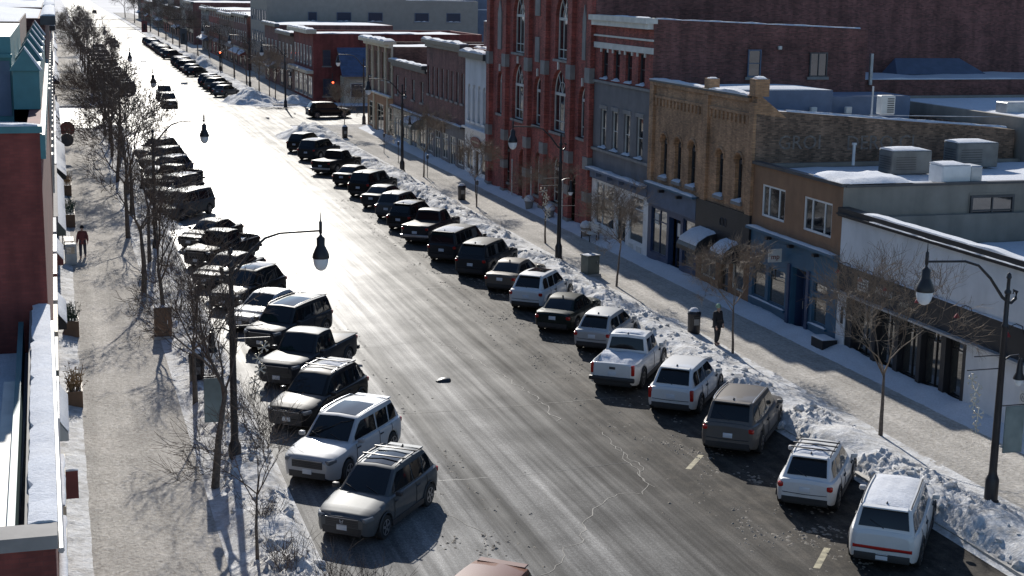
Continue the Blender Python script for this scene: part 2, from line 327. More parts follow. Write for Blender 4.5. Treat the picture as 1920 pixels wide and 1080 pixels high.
# broken lumps thrown up on the banks
bm = bmesh.new(); bmesh.ops.create_icosphere(bm, subdivisions=1, radius=1); IV = [q.co.copy() for q in bm.verts]; IF = [tuple(q.index for q in p.verts) for p in bm.faces]; bm.free()
mb = MB(); q = random.Random(9)
for i in range(1100):
    y = 26+q.random()**1.5*85
    if i % 3: x = q.uniform(23.5, 25.6); z = bank_r(x, y)
    else: x = q.uniform(4.3, 6.1); y = max(31, y); z = bank_l(x, y)
    if snoise(x*.5, y*.4, 51, 2) < q.uniform(-.25, .2): continue
    s = .04+.15*q.random()**2.2; sx, sy, sz = s*q.uniform(.7, 1.5), s*q.uniform(.7, 1.5), s*q.uniform(.45, .9); a = q.random()*6; ca, sa = math.cos(a), math.sin(a); sd_ = q.random()*50; vv = []
    for c in IV: k = 1+.45*snoise(c.x*1.3+sd_, c.y*1.3, c.z*1.3, 2); X_, Y_ = c.x*sx*k, c.y*sy*k; vv.append((x+X_*ca-Y_*sa, y+X_*sa+Y_*ca, z+sz*.25+c.z*sz*k))
    mb.add(vv, IF)
stuff(mb.build('snow_lumps', 'snow_bank', None, 25))
# clods of frozen slush between the parked cars and the lane
mb = MB(); q = random.Random(4); n = 0
while n < 2400:
    if q.random() < .72: x = q.gauss(19.3, 1.0); y = 28+q.random()**1.4*75
    else: x = q.gauss(10.6, .8); y = 34+q.random()**1.4*60
    d = snoise(x*.9, y*.55, 44, 4)
    if d < q.uniform(-.05, .45): continue
    r_ = q.uniform(.015, .05)*(1+max(0, d)); h_ = r_*q.uniform(.25, .6); k = len(mb.v); m = 5; a0 = q.random()*6
    ring = [(x+r_*q.uniform(.6, 1.2)*math.cos(a0+6.283*i/m), y+r_*1.3*q.uniform(.6, 1.2)*math.sin(a0+6.283*i/m), .0) for i in range(m)]
    mb.add(ring+[(x+q.uniform(-.3, .3)*r_, y+q.uniform(-.3, .3)*r_, h_)], [(i, (i+1) % m, m) for i in range(m)]); n += 1
stuff(mb.build('slush', 'slush_clod'))
# cracks and tar seams in the asphalt
def seam(name, pts, wd, mat, z=.006, wob=.05):
    P = []
    for a, b in zip(pts[:-1], pts[1:]):
        n = max(2, int((Vector(b)-Vector(a)).length/.25))
        for k in range(n): P.append(Vector(a).lerp(Vector(b), k/n))
    P.append(Vector(pts[-1])); v = []; f = []
    for i, p in enumerate(P):
        d = (P[min(i+1, len(P)-1)]-P[max(i-1, 0)]).normalized(); n = Vector((-d.y, d.x)); o = n*wob*snoise(i*.37, pts[0][0], 2, 3)*2
        ww = wd*(.6+.8*abs(snoise(i*.5, pts[0][1], 8, 2))); q = p+o
        v += [(q.x+n.x*ww, q.y+n.y*ww, z), (q.x-n.x*ww, q.y-n.y*ww, z)]
    for i in range(len(P)-1): f.append((2*i, 2*i+1, 2*i+3, 2*i+2))
    return mk(name, v, f, mat, bpy.data.objects['road'])
seam('crack', [(15.1, 65.6), (14.9, 61), (15.8, 57.8), (16.2, 54.0), (16.6, 50), (16.3, 47.8)], .018, 'crack_salt', .008, .16)
seam('crack', [(17.3, 44.6), (17.2, 42), (16.4, 39.8), (15.6, 40.2), (14.2, 38.6), (13.0, 36.4), (11.5, 34.6)], .014, 'crack_salt', .008, .14)
seam('crack', [(17.4, 46.2), (17.1, 43.0), (16.9, 40.4)], .014, 'crack_salt', .009, .1)
seam('crack', [(9.2, 60.4), (12.4, 60.0), (14.5, 60.6)], .012, 'crack_salt', .007, .06)
seam('crack', [(9.8, 42.6), (13.5, 42.5), (17.5, 42.9)], .014, 'tar', .0065, .04)
seam('crack', [(10.4, 50.1), (13.2, 49.9), (19.8, 50.2)], .016, 'crack_salt', .0075, .04)
seam('crack', [(10.2, 71.8), (15.5, 71.4), (20.0, 71.8)], .014, 'tar', .0062, .04)
seam('crack', [(10.0, 40.3), (10.9, 37.9), (10.2, 35.0)], .012, 'crack_salt', .0085, .05)
for y in (33.3, 41.8): mk('parking_line', [(18.6, y, .0052), (18.75, y-.1, .0052), (19.75, y+1.15, .0052), (19.6, y+1.25, .0052)], [(0, 1, 2, 3)], 'faded_line', bpy.data.objects['road'])
def cover(x, y):
    o = MB().lathe([(.33, 0), (.33, .006), (.26, .006), (.25, .002), (.0, .002)], 20).build('manhole_cover', 'dark_metal', bpy.data.objects['road']); o.location = (x, y, .004)
cover(18.2, 164)
v = MB(); nv = []; rr = random.Random(3)
for i in range(6):
    for k in range(12): a = 6.283*k/12; u = i/5; r_ = .24*math.cos(u*1.5)*(1+.35*snoise(math.cos(a)*1.5, math.sin(a)*1.5, i*.4, 2)); nv.append((13.8+r_*math.cos(a)*1.3, 54+r_*math.sin(a), .003+.13*math.sin(u*1.5)))
v.add(nv, [(i*12+k, i*12+(k+1) % 12, i*12+12+(k+1) % 12, i*12+12+k) for i in range(5) for k in range(12)]+[tuple(range(60, 72))])
tag(v.build('slush_lump', 'tar', None, 30), 'small dark lump of fallen slush lying in the middle of the lane', 'lump')
# ------------------------------------------------------------------ vehicles
def lerp(a, b, t): return a+(b-a)*t
def interp(tab, x):
    if x <= tab[0][0]: return tab[0][1]
    for (a, va), (b, vb) in zip(tab[:-1], tab[1:]):
        if x <= b: return va+(vb-va)*(x-a)/(b-a)
    return tab[-1][1]
# L length, W width, H height, belt, cowl x, roof front/rear x, tail x (fractions of L from rear 0..1), hood front height
KINDS = {
 'suv':     dict(L=4.62, W=1.86, H=1.69, belt=1.04, xbf=.725, xrf=.555, xrr=.145, xbr=.03, nose=.86, tail=1.04, deck=None, wr=.345),
 'bigsuv':  dict(L=4.90, W=1.95, H=1.78, belt=1.10, xbf=.735, xrf=.585, xrr=.11, xbr=.022, nose=.95, tail=1.10, deck=None, wr=.37),
 'boxsuv':  dict(L=4.83, W=1.90, H=1.74, belt=1.08, xbf=.755, xrf=.64, xrr=.065, xbr=.014, nose=1.0, tail=1.08, deck=None, wr=.37),
 'cross':   dict(L=4.46, W=1.80, H=1.60, belt=.99, xbf=.725, xrf=.56, xrr=.165, xbr=.035, nose=.80, tail=1.0, deck=None, wr=.34),
 'hatch':   dict(L=4.35, W=1.76, H=1.55, belt=.97, xbf=.76, xrf=.57, xrr=.175, xbr=.035, nose=.74, tail=.98, deck=None, wr=.32),
 'sedan':   dict(L=4.70, W=1.82, H=1.45, belt=.93, xbf=.70, xrf=.535, xrr=.28, xbr=.125, nose=.72, tail=.98, deck=.125, wr=.325),
 'minivan': dict(L=5.05, W=1.96, H=1.76, belt=1.06, xbf=.80, xrf=.64, xrr=.055, xbr=.015, nose=.84, tail=1.06, deck=None, wr=.345),
 'pickup':  dict(L=5.40, W=1.92, H=1.80, belt=1.12, xbf=.715, xrf=.61, xrr=.405, xbr=.375, nose=1.04, tail=1.12, deck=.36, wr=.39),
}
CACHE = {}
def car_shapes(kind):
    if kind in CACHE: return CACHE[kind]
    k = KINDS[kind]; Ln, W, H = k['L'], k['W'], k['H']; X = lambda f: (f-.5)*Ln
    belt = k['belt']; pk = kind == 'pickup'
    wr = k['wr']; axf = X(.815 if not pk else .80); axr = X(.185 if not pk else .205); arch = wr+.055
    xbf, xrf, xrr, xbr = X(k['xbf']), X(k['xrf']), X(k['xrr']), X(k['xbr'])
    deck = k['deck']
    # top of the lower body along the length
    if pk: top = [(-Ln/2, k['tail']-.03), (-Ln/2+.05, k['tail']), (X(.37), k['tail']), (xbf-.1, belt), (xbf, belt), (X(.93), k['nose']+.03), (Ln/2-.06, k['nose']-.06), (Ln/2, k['nose']-.16)]
    elif deck: top = [(-Ln/2, k['tail']-.12), (-Ln/2+.06, k['tail']-.02), (X(.04), k['tail']), (xbr, belt+.045), (0, belt), (xbf, belt), (X(.90), k['nose']+.06), (Ln/2-.08, k['nose']-.05), (Ln/2, k['nose']-.16)]
    else: top = [(-Ln/2, k['tail']-.10), (-Ln/2+.05, k['tail']-.01), (xbr, belt), (xbf, belt), (X(.91), k['nose']+.05), (Ln/2-.09, k['nose']-.03), (Ln/2, k['nose']-.15)]
    wid = [(-Ln/2, .74), (-Ln/2+.05, .845), (-Ln/2+.16, .915), (-Ln/2+.32, .955), (-Ln/2+.6, .985), (0, 1.0), (Ln/2-.75, .985), (Ln/2-.38, .945), (Ln/2-.16, .87), (Ln/2-.05, .77), (Ln/2, .68)]
    low = [(-Ln/2, .42), (-Ln/2+.06, .33), (-Ln/2+.4, .27), (0, .25), (Ln/2-.4, .25), (Ln/2-.06, .30), (Ln/2, .36)]
    st = set([-Ln/2, -Ln/2+.05, -Ln/2+.16, -Ln/2+.32, Ln/2, Ln/2-.05, Ln/2-.10, Ln/2-.18, Ln/2-.30, Ln/2-.45, xbf, xbr, xbf+.06, 0, X(.9), X(.95)])
    for i in range(1, 14): st.add(-Ln/2+Ln*i/14)
    if pk: st |= {X(.365), X(.372), -Ln/2+.085, -Ln/2+.09}
    if deck and not pk: st |= {X(.04), X(.08)}
    for ax in (axf, axr):
        for q in range(0, 9): st.add(ax+arch*math.cos(math.pi*q/8))
        st |= {ax+arch+.012, ax-arch-.012}
    xs = sorted(st); xs = [x for i, x in enumerate(xs) if i == 0 or x-xs[i-1] > .008]
    v = []; f = []; mi = []
    def ztop(x): return interp(top, x)
    def sec(x):
        wv = W/2*interp(wid, x); zl = interp(low, x); zt = ztop(x)
        for ax in (axf, axr):
            d = abs(x-ax)
            if d <= arch: zl = max(zl, wr+math.sqrt(max(0, arch*arch-d*d)))
        z1 = max(zl+.04, .42); z2 = max(.66, z1+.05); z3 = max(zt-.14, z2+.05); z4 = max(zt-.03, z3+.03)
        s = [(wv*.945, zl), (wv*.985, z1), (wv, z2), (wv*.985, z3), (wv*.94, z4)]
        if pk and -Ln/2+.088 < x < X(.37): s += [(wv*.875, zt+.005), (wv*.865, .72), (0, .72)]
        else: s += [(wv*.84, z4+.035), (wv*.5, z4+.055), (0, z4+.062)]
        return s
    n = 0; rings = []
    for x in xs:
        s = sec(x); ring = [(x, -a, b) for a, b in s]+[(x, a, b) for a, b in reversed(s[:-1])]
        rings.append(len(v)); v += ring; n = len(ring)
    for a, b in zip(rings[:-1], rings[1:]):
        for i in range(n-1): f.append((a+i, a+i+1, b+i+1, b+i))
    f.append(tuple(range(rings[0], rings[0]+n))); f.append(tuple(reversed(range(rings[-1], rings[-1]+n))))
    # greenhouse
    wb = W/2*.885; wro = W/2*(.70 if kind in ('suv', 'cross', 'sedan', 'hatch') else .755)
    def gz(x):
        if x >= xrf: t = (x-xrf)/(xbf-xrf); return lerp(H-.055, belt-.005, t**1.06)
        if x <= xrr: t = (xrr-x)/max(1e-6, xrr-xbr); return lerp(H-.05, belt-.005, t**(1.25 if not deck else 1.1))
        t = (x-xrr)/(xrf-xrr); return H-.05-.005*t+.045*math.sin(math.pi*min(1, max(0, t)))**.8
    RT = {'pickup': .02, 'boxsuv': .06, 'minivan': .07}.get(kind, .11); xm = (xrr+xrf)/2
    def T(x):
        if x < xm: return 1-RT*min(1.2, (xm-x)/(xm-xbr))**2.2
        return 1-.06*min(1.2, (x-xm)/(xbf-xm))**2
    def gy(z, x): t = max(0, min(1, (z-belt)/(H-.05-belt))); return lerp(wb, wro, t)*T(x)
    gx = [xbr, lerp(xbr, xrr, .3), lerp(xbr, xrr, .6), lerp(xbr, xrr, .85), xrr]+[lerp(xrr, xrf, q/8) for q in range(1, 8)]+[xrf, lerp(xrf, xbf, .12), lerp(xrf, xbf, .35), lerp(xrf, xbf, .65), lerp(xrf, xbf, .88), xbf]
    CR = lambda z: .03*max(0, min(1, (z-belt)/.3))
    rings = []
    for x in gx:
        z = gz(x); y = gy(z, x); c = CR(z); wbx = wb*T(x)
        s = [(wbx+.004, belt-.06), (lerp(wbx, y, .93), lerp(belt, z-.05, .93) if z > belt+.06 else belt-.02), (max(.1, y-.035), z-.012), (max(.08, y-.10), z+.0), (.0, z+c)]
        ring = [(x, -a, b) for a, b in s]+[(x, a, b) for a, b in reversed(s[:-1])]
        rings.append(len(v)); v += ring; n = len(ring)
    for a, b in zip(rings[:-1], rings[1:]):
        for i in range(n-1): f.append((a+i, a+i+1, b+i+1, b+i))
    f.append(tuple(range(rings[0], rings[0]+n))); f.append(tuple(reversed(range(rings[-1], rings[-1]+n))))
    P = {}
    me = bpy.data.meshes.new('body'); me.from_pydata(v, [], f); me.materials.append(MATS['paint_white']); me.polygons.foreach_set('use_smooth', [True]*len(f)); me.set_sharp_from_angle(angle=R(38)); P['body'] = me
    def mesh(name, mb, mat, sm=40):
        m2 = bpy.data.meshes.new(name); m2.from_pydata(mb.v, [], mb.f)
        for q in (mat if isinstance(mat, list) else [mat]): m2.materials.append(MATS[q])
        if isinstance(mat, list): m2.polygons.foreach_set('material_index', mb.m)
        m2.polygons.foreach_set('use_smooth', [True]*len(mb.f)); m2.set_sharp_from_angle(angle=R(sm)); return m2
    def slope_patch(xa, xb, inset, name, off=.012, ins2=None):
        mb = MB(); vv = []; NX, NY = 7, 7
        for i in range(NX):
            x = lerp(xa, xb, i/(NX-1)); z = gz(x); dz = (gz(x+.01)-gz(x-.01))/.02; nrm = Vector((-dz, 0, 1)).normalized(); y = max(.12, gy(z, x)-inset); c = CR(z)
            for j in range(NY):
                q = -1+2*j/(NY-1); yy = y*q; zz = z+c*(1-abs(yy)/max(.2, gy(z, x)-.10)); vv.append((x+nrm.x*off, yy, zz+nrm.z*off))
        ff = [(i*NY+j, i*NY+j+1, (i+1)*NY+j+1, (i+1)*NY+j) for i in range(NX-1) for j in range(NY-1)]
        mb.add(vv, ff); return mesh(name, mb, 'car_glass')
    P['windshield'] = slope_patch(lerp(xrf, xbf, .08), lerp(xrf, xbf, .93), .115, 'windshield')
    P['rear_window'] = slope_patch(lerp(xrr, xbr, .93 if deck and not pk else .86), lerp(xrr, xbr, .16 if not pk else .2), .115, 'rear_window')
    sunr = slope_patch(lerp(xrf, xrr, .06), lerp(xrf, xrr, .62), .20, 'sunroof', .008); P['sunroof'] = sunr
    def side_patch(xa, xb, sgn):
        mb = MB(); vv = []; ff = []; NX = 9; cols = []
        for i in range(NX):
            x = lerp(xa, xb, i/(NX-1)); zu = min(gz(x)-.10, H-.155); zl2 = belt+.035
            if zu < zl2+.01: zu = zl2+.01
            a = len(vv)
            for q in (0, .5, 1):
                z = lerp(zl2, zu, q); zc = gz(x); yc = gy(zc, x); wbx = wb*T(x); y = lerp(wbx, yc, max(0, (z-belt)/max(.05, (zc-.05-belt)))) if zc > belt+.1 else wbx
                vv.append((x, sgn*(y+.008), z))
            cols.append(a)
        for a, b in zip(cols[:-1], cols[1:]):
            for q in range(2): ff.append((a+q, b+q, b+q+1, a+q+1))
        mb.add(vv, ff); return mesh('side_window', mb, 'car_glass')
    xa = lerp(xrf, xbf, .62); span_r = lerp(xrr, xbr, .35 if not deck else .5)
    if kind == 'pickup': cuts = [(xrr+.05, lerp(xrr, xrf, .47)), (lerp(xrr, xrf, .53), xa)]
    elif kind in ('suv', 'bigsuv', 'boxsuv', 'cross', 'minivan'): cuts = [(span_r, lerp(xrr, xrf, .17)), (lerp(xrr, xrf, .215), lerp(xrr, xrf, .56)), (lerp(xrr, xrf, .60), xa)]
    else: cuts = [(span_r, lerp(xrr, xrf, .38)), (lerp(xrr, xrf, .45), xa)]
    gaps = [cuts[0][1]+.03]+[c_[1]+.035 for c_ in cuts[1:-1]]+[xbf-.14] if len(cuts) > 1 else []
    P['side'] = [(side_patch(a, b, s)) for a, b in cuts for s in (1, -1)]
    # dark sills, bumpers and chassis
    mb = MB(); mb.box(-Ln/2+.25, Ln/2-.3, -W*.36, W*.36, .20, .60)
    P['underbody'] = mesh('underbody', mb, 'dark_trim')
    P['clad'] = []
    for s in (1, -1): P['clad'].append(('sill_trim', mesh('sill_trim', MB().box(axr+arch+.03, axf-arch-.03, s*W/2*.93, s*W/2*1.004, .24, .40), 'dark_trim')))
    P['clad'].append(('bumper_trim', mesh('bumper_trim', MB().box(-Ln/2-.012, -Ln/2+.2, -W*.37, W*.37, .34, .50), 'dark_trim')))
    P['clad'].append(('bumper_trim', mesh('bumper_trim', MB().box(Ln/2-.2, Ln/2+.012, -W*.315, W*.315, .30, .50), 'dark_trim')))
    # wheel
    mb = MB(); prof = [(wr*.62, -.11), (wr*.93, -.115), (wr, -.085), (wr, .085), (wr*.93, .115), (wr*.62, .11)]; seg = 22; vv = []; ff = []
    for r_, y_ in prof:
        for q in range(seg): a = 2*math.pi*q/seg; vv.append((r_*math.cos(a), y_, r_*math.sin(a)))
    for i in range(len(prof)-1):
        for q in range(seg): ff.append((i*seg+q, i*seg+(q+1) % seg, (i+1)*seg+(q+1) % seg, (i+1)*seg+q))
    ff += [tuple(range(seg)), tuple(reversed(range((len(prof)-1)*seg, len(prof)*seg)))]; mb.add(vv, ff); P['wheel'] = mesh('wheel', mb, 'rubber')
    mb = MB(); r1 = wr*.66
    vv = [(0, .128, 0)]; ff = []
    for q in range(20):
        a = 2*math.pi*q/20; rr_ = r1; vv.append((rr_*math.cos(a), .118, rr_*math.sin(a)))
    for sp in range(5):
        a0 = 2*math.pi*sp/5; pts = [(.05, a0-.9), (r1*.97, a0-.16), (r1*.97, a0+.16), (.05, a0+.9)]
        b0 = len(vv); vv += [(r_*math.cos(a), .135, r_*math.sin(a)) for r_, a in pts]; ff.append((b0, b0+1, b0+2, b0+3))
    ringo = len(vv)
    for q in range(20):
        a = 2*math.pi*q/20; vv += [(r1*math.cos(a), .131, r1*math.sin(a)), (r1*.88*math.cos(a), .131, r1*.88*math.sin(a))]
    for q in range(20): a = ringo+2*q; b = ringo+2*((q+1) % 20); ff.append((a, a+1, b+1, b))
    mb.add(vv, ff); P['rim'] = mesh('rim', mb, 'alloy')
    P['g'] = dict(Ln=Ln, W=W, H=H, belt=belt, axf=axf, axr=axr, wr=wr, xrf=xrf, xrr=xrr, xbf=xbf, xbr=xbr, gz=gz, gy=gy, wro=wro, top=top, ztop=ztop, CR=CR, gaps=gaps, T=T)
    def bev(name, sx, sy, sz, mat, bv):
        bm = bmesh.new(); bmesh.ops.create_cube(bm, size=1)
        for q in bm.verts: q.co = Vector((q.co.x*sx, q.co.y*sy, q.co.z*sz))
        bmesh.ops.bevel(bm, geom=bm.edges[:]+bm.verts[:], offset=bv, segments=2, affect='EDGES', profile=.5)
        m2 = bpy.data.meshes.new(name); bm.to_mesh(m2); bm.free(); finish(m2, mat, 40); return m2
    P['headlight'] = bev('headlight', .34, .36, .13, 'head_clear', .04); P['mirror'] = bev('mirror', .16, .20, .14, 'dark_trim', .045)
    P['tail_tall'] = bev('taillight', .13, .14, .40, 'tail_red', .03); P['tail_wide'] = bev('taillight', .14, .40, .15, 'tail_red', .035)
    P['plate'] = bev('license_plate', .02, .31, .155, 'plate', .004)
    CACHE[kind] = P
    return P
def car_snow(P, o, xa, xb, th, inset=.12, seed=1):
    g = P['g']; NX, NY = 16, 12; v = []; f = []
    for i in range(NX):
        x = lerp(xa, xb, i/(NX-1)); z = g['gz'](x); y = g['gy'](z, x)-inset
        for j in range(NY):
            q = -1+2*j/(NY-1); edge = smooth01(min(i, NX-1-i)/1.6)*smooth01(min(j, NY-1-j)/1.6); nn = snoise(x*2.2+seed*9, q*2.1, seed, 3)
            xx = x+.05*snoise(q*3, seed, 1, 2)*(1 if i in (0, NX-1) else 0)
            v.append((xx, y*q, z+g['CR'](z)*(1-abs(q))+.004+edge*max(.004, th*(.75+.7*nn))))
    for i in range(NX-1):
        for j in range(NY-1): f.append((i*NY+j, i*NY+j+1, (i+1)*NY+j+1, (i+1)*NY+j))
    mk('snow_cover', v, f, 'snow', o, 50)
NCAR = [0]
def car(kind, color, x, y, heading, label, opts='', group=None, name=None, z=0.0, detail=2):
    """centre x, y on the ground; heading in degrees clockwise from +Y"""
    P = car_shapes(kind); g = P['g']; Ln, W, H = g['Ln'], g['W'], g['H']
    o = root(name or ('parked_pickup' if kind == 'pickup' else 'parked_car'), (x, y, z), label, 'pickup' if kind == 'pickup' else 'car', group, world=False, rz=R(90-heading))
    def put(nm, me, loc=(0, 0, 0), rot=None, par=None, mat=None, sc=None):
        q = bpy.data.objects.new(nm, me); COL.objects.link(q); q.parent = par or o; q.location = loc
        if rot: q.rotation_euler = rot
        if sc: q.scale = sc
        if mat: q.material_slots[0].link = 'OBJECT'; q.material_slots[0].material = MATS[mat]
        return q
    put('body', P['body'], mat=color); put('windshield', P['windshield']); put('rear_window', P['rear_window']); put('underbody', P['underbody'])
    for m_ in P['side']: put('side_window', m_)
    for nm_, m_ in P['clad']: put(nm_, m_)
    for ax in (g['axf'], g['axr']):
        for s in (1, -1):
            wl = put('wheel', P['wheel'], (ax, s*(W/2-.125), g['wr']), (0, random.uniform(0, 6), 0) if s > 0 else (math.pi, random.uniform(0, 6), 0))
            put('rim', P['rim'], par=wl)
    zt = g['ztop'](Ln/2-.2)
    for s in (1, -1):
        put('headlight', P['headlight'], (Ln/2-.20, s*W*.335, zt-.10), (0, .10, -s*.42))
        put('mirror', P['mirror'], (g['xbf']-.28, s*(W/2+.06), g['belt']+.06), None, None, None if 'bmir' in opts else color)
        if 'tailtall' in opts: put('taillight', P['tail_tall'], (-Ln/2+.075, s*W*.405, g['belt']-.22), (0, 0, 0))
        elif 'tailbar' not in opts: put('taillight', P['tail_wide'], (-Ln/2+.085, s*W*.335, g['belt']-.16), (0, 0, s*.36))
    if 'tailbar' in opts: bbox('taillight', -Ln/2-.008, -Ln/2+.05, -W*.405, W*.405, .60, .69, 'tail_red', o, .01); bbox('rear_panel', -Ln/2-.02, -Ln/2+.05, -W*.38, W*.38, .30, .50, 'dark_trim', o, .02)
    put('license_plate', P['plate'], (-Ln/2-.012, 0, .74 if 'tailbar' not in opts else .42), (0, .06, 0)); put('license_plate', P['plate'], (Ln/2+.006, 0, .50))
    # grille
    mb = MB(); zc = zt-.17
    mb.box(Ln/2-.10, Ln/2+.010, -W*.265, W*.265, zc-.16, zc+.08, 0)
    for q in range(4): mb.box(Ln/2+.008, Ln/2+.016, -W*.25, W*.25, zc-.135+q*.055, zc-.122+q*.055, 2)
    mb.box(Ln/2+.008, Ln/2+.02, -W*.265, W*.265, zc+.065, zc+.085, 1)
    mb.build('grille', ['dark_trim', 'alloy', 'dark_metal'], o)
    if 'emblem' in opts:
        e = MB(); e.tube([(Ln/2+.022, -.05, zc+.03), (Ln/2+.024, -.03, zc-.06), (Ln/2+.024, .03, zc-.06), (Ln/2+.022, .05, zc+.03)], .012, 6); e.tube([(Ln/2+.024, -.035, zc-.015), (Ln/2+.024, .035, zc-.015)], .010, 6); e.build('emblem', 'steel', o, 40)
    zr = H-.01
    if 'rail' in opts:
        for s in (1, -1):
            pts = [(lerp(g['xrr'], g['xrf'], t), s*(g['wro']*g['T'](lerp(g['xrr'], g['xrf'], t))-.045), g['gz'](lerp(g['xrr'], g['xrf'], t))+(.012 if t in (0.02, .97) else .055)) for t in (.02, .1, .3, .5, .7, .9, .97)]
            MB().tube(pts, .018, 6).build('roof_rail', 'steel' if 'srail' in opts else 'black_metal', o, 40)
    if 'bars' in opts:
        for t in (.22, .45, .68) if 'bars3' in opts else (.3, .7):
            xx = lerp(g['xrr'], g['xrf'], t); zz = g['gz'](xx)+.085; bbox('cross_bar', xx-.03, xx+.03, -g['wro']-.03, g['wro']+.03, zz-.015, zz+.02, 'black_metal', o, .012)
    if 'fin' in opts:
        xx = lerp(g['xrr'], g['xrf'], .08); zz = g['gz'](xx)+g['CR'](H)
        mk('antenna_fin', [(xx-.09, .022, zz), (xx+.09, .02, zz), (xx+.09, -.02, zz), (xx-.09, -.022, zz), (xx-.075, 0, zz+.075), (xx-.03, 0, zz+.06)], [(0, 1, 5, 4), (2, 3, 4, 5), (1, 2, 5), (3, 0, 4)], 'black_metal', o)
    if 'sunroof' in opts: put('sunroof', P['sunroof'])
    if 'badge' in opts: bbox('tailgate_badge', -Ln/2-.008, -Ln/2+.03, -.12, .12, g['belt']-.22, g['belt']-.12, 'dark_metal', o, .01)
    if 'wiper' in opts:
        for yy in (.45, -.2): MB().tube([(g['xbf']-.03, yy, g['belt']+.065), (lerp(g['xbf'], g['xrf'], .22), yy-.42, g['gz'](lerp(g['xbf'], g['xrf'], .22))+.05)], .011, 5).build('wiper', 'black_metal', o)
    if 'snowroof' in opts: car_snow(P, o, g['xrr']+.06, g['xrf']-.02, .045, .13, NCAR[0]); 
    if 'snowpart' in opts: car_snow(P, o, g['xrr']+.1, lerp(g['xrr'], g['xrf'], .55), .04, .16, NCAR[0])
    if kind == 'pickup':
        if 'bedsnow' in opts:
            v = []; f = []; xa, xb = -Ln/2+.10, (KINDS['pickup']['deck']-.5)*Ln-.02; NX, NY = 16, 14
            for i in range(NX):
                for j in range(NY):
                    xx = lerp(xa, xb, i/(NX-1)); yy = lerp(-W*.42, W*.42, j/(NY-1)); v.append((xx, yy, .86+.30*smooth01((i-3)/10)+.10*snoise(xx*1.6, yy*1.6, NCAR[0], 3)))
            for i in range(NX-1):
                for j in range(NY-1): f.append((i*NY+j, i*NY+j+1, (i+1)*NY+j+1, (i+1)*NY+j))
            mk('bed_snow', v, f, 'snow', o, 60)
        if 'tonneau' in opts: bbox('bed_cover', -Ln/2+.05, (KINDS['pickup']['deck']-.5)*Ln+.03, -W*.445, W*.445, 1.105, 1.155, 'dark_trim' if 'paletop' not in opts else 'paint_taupe', o, .015)
        bbox('rear_bumper', -Ln/2-.11, -Ln/2+.03, -W*.46, W*.46, .46, .62, 'steel' if 'chrome' in opts else 'dark_trim', o, .03)
    if y < 92 and detail > 1:
        for s in (1, -1):
            W2 = W/2
            for xx in P['g']['gaps']: MB().tube([(xx, s*(W2*.945+.004), g['belt']-.02), (xx, s*(W2*.985+.004), g['belt']-.14), (xx, s*(W2+.004), .66), (xx, s*(W2*.985+.006), .42)], .008, 4).build('door_gap', 'black_paint', o)
            for xx in P['g']['gaps'][1:]: bbox('door_handle', xx+.06-.3, xx+.26-.3, s*W2*.985, s*W2*.985+s*.03, g['belt']-.17, g['belt']-.13, color if 'black' in color or 'char' in color else 'dark_trim', o, .008, 1)
            if kind in ('cross', 'suv', 'boxsuv', 'pickup'):
                for ax in (g['axf'], g['axr']): MB().tube([(ax+(g['wr']+.065)*math.cos(math.pi*q_/10), s*(W2-.005), max(.30, g['wr']+(g['wr']+.065)*math.sin(math.pi*q_/10))) for q_ in range(11)], .028, 5).build('arch_trim', 'dark_trim', o, 50)
        if kind in ('suv', 'bigsuv', 'boxsuv', 'cross', 'hatch', 'minivan'):
            zs_ = g['gz'](g['xrr']); bbox('spoiler', g['xrr']-.20, g['xrr']+.05, -g['wro']*.82, g['wro']*.82, zs_-.01, zs_+.03, color, o, .015, 1)
            MB().tube([(-Ln/2-.004, -W*.36, .62), (-Ln/2-.010, 0, .60), (-Ln/2-.004, W*.36, .62)], .010, 4).build('tailgate_gap', 'black_paint', o)
            MB().tube([(lerp(g['xrr'], g['xbr'], .9), 0, g['gz'](lerp(g['xrr'], g['xbr'], .9))+.02), (lerp(g['xrr'], g['xbr'], .62)-.03, .38, g['gz'](lerp(g['xrr'], g['xbr'], .62))+.02)], .012, 4).build('rear_wiper', 'black_metal', o)
    NCAR[0] += 1
    return o
HR = 38.0
GR = 'cars parked nose-in along the right-hand kerb'; GL = 'cars parked nose-in along the left-hand kerb'
def right_car(kind, color, rx, ry, label, opts='', hd=HR):
    Ln = KINDS[kind]['L']; a = R(hd); car(kind, color, rx+math.sin(a)*Ln/2, ry+math.cos(a)*Ln/2, hd, label, opts, GR)
def left_car(kind, color, sx, sy, label, opts='', hd=218.0):
    """sx, sy: the rear corner nearest the lane"""
    k = KINDS[kind]; a = R(hd); d = Vector((math.sin(a), math.cos(a))); l = Vector((-d.y, d.x)); c = Vector((sx, sy))+d*(k['L']/2-.1)-l*(k['W']/2-.06)
    car(kind, color, c.x, c.y, hd, label, opts, GL)
right_car('boxsuv', 'paint_white', 20.2, 32.6, 'white boxy car with snowy roof and full-width red tail strip, nearest on the right', 'tailbar snowroof rail fin')
right_car('cross', 'paint_white', 20.3, 37.1, 'white crossover with three black roof bars and a plate between red lamps', 'rail bars bars3 clad fin snowpart')
right_car('bigsuv', 'paint_bronze', 20.4, 42.6, 'dark grey sport utility between the white crossovers on the right', 'rail srail fin')
right_car('suv', 'paint_white', 20.4, 47.4, 'white sport utility with upright red tail lamps beside the white pickup', 'tailtall fin')
right_car('pickup', 'paint_white', 19.5, 50.9, 'white crew-cab pickup with snow heaped in its open bed', 'tailtall bedsnow badge snowpart fin', 36)
right_car('hatch', 'paint_silver', 20.8, 56.8, 'silver hatchback between the white pickup and the dark sedan', 'fin')
right_car('sedan', 'paint_green', 20.3, 60.5, 'black-green sedan with a pale plate parked behind the silver hatchback', 'fin')
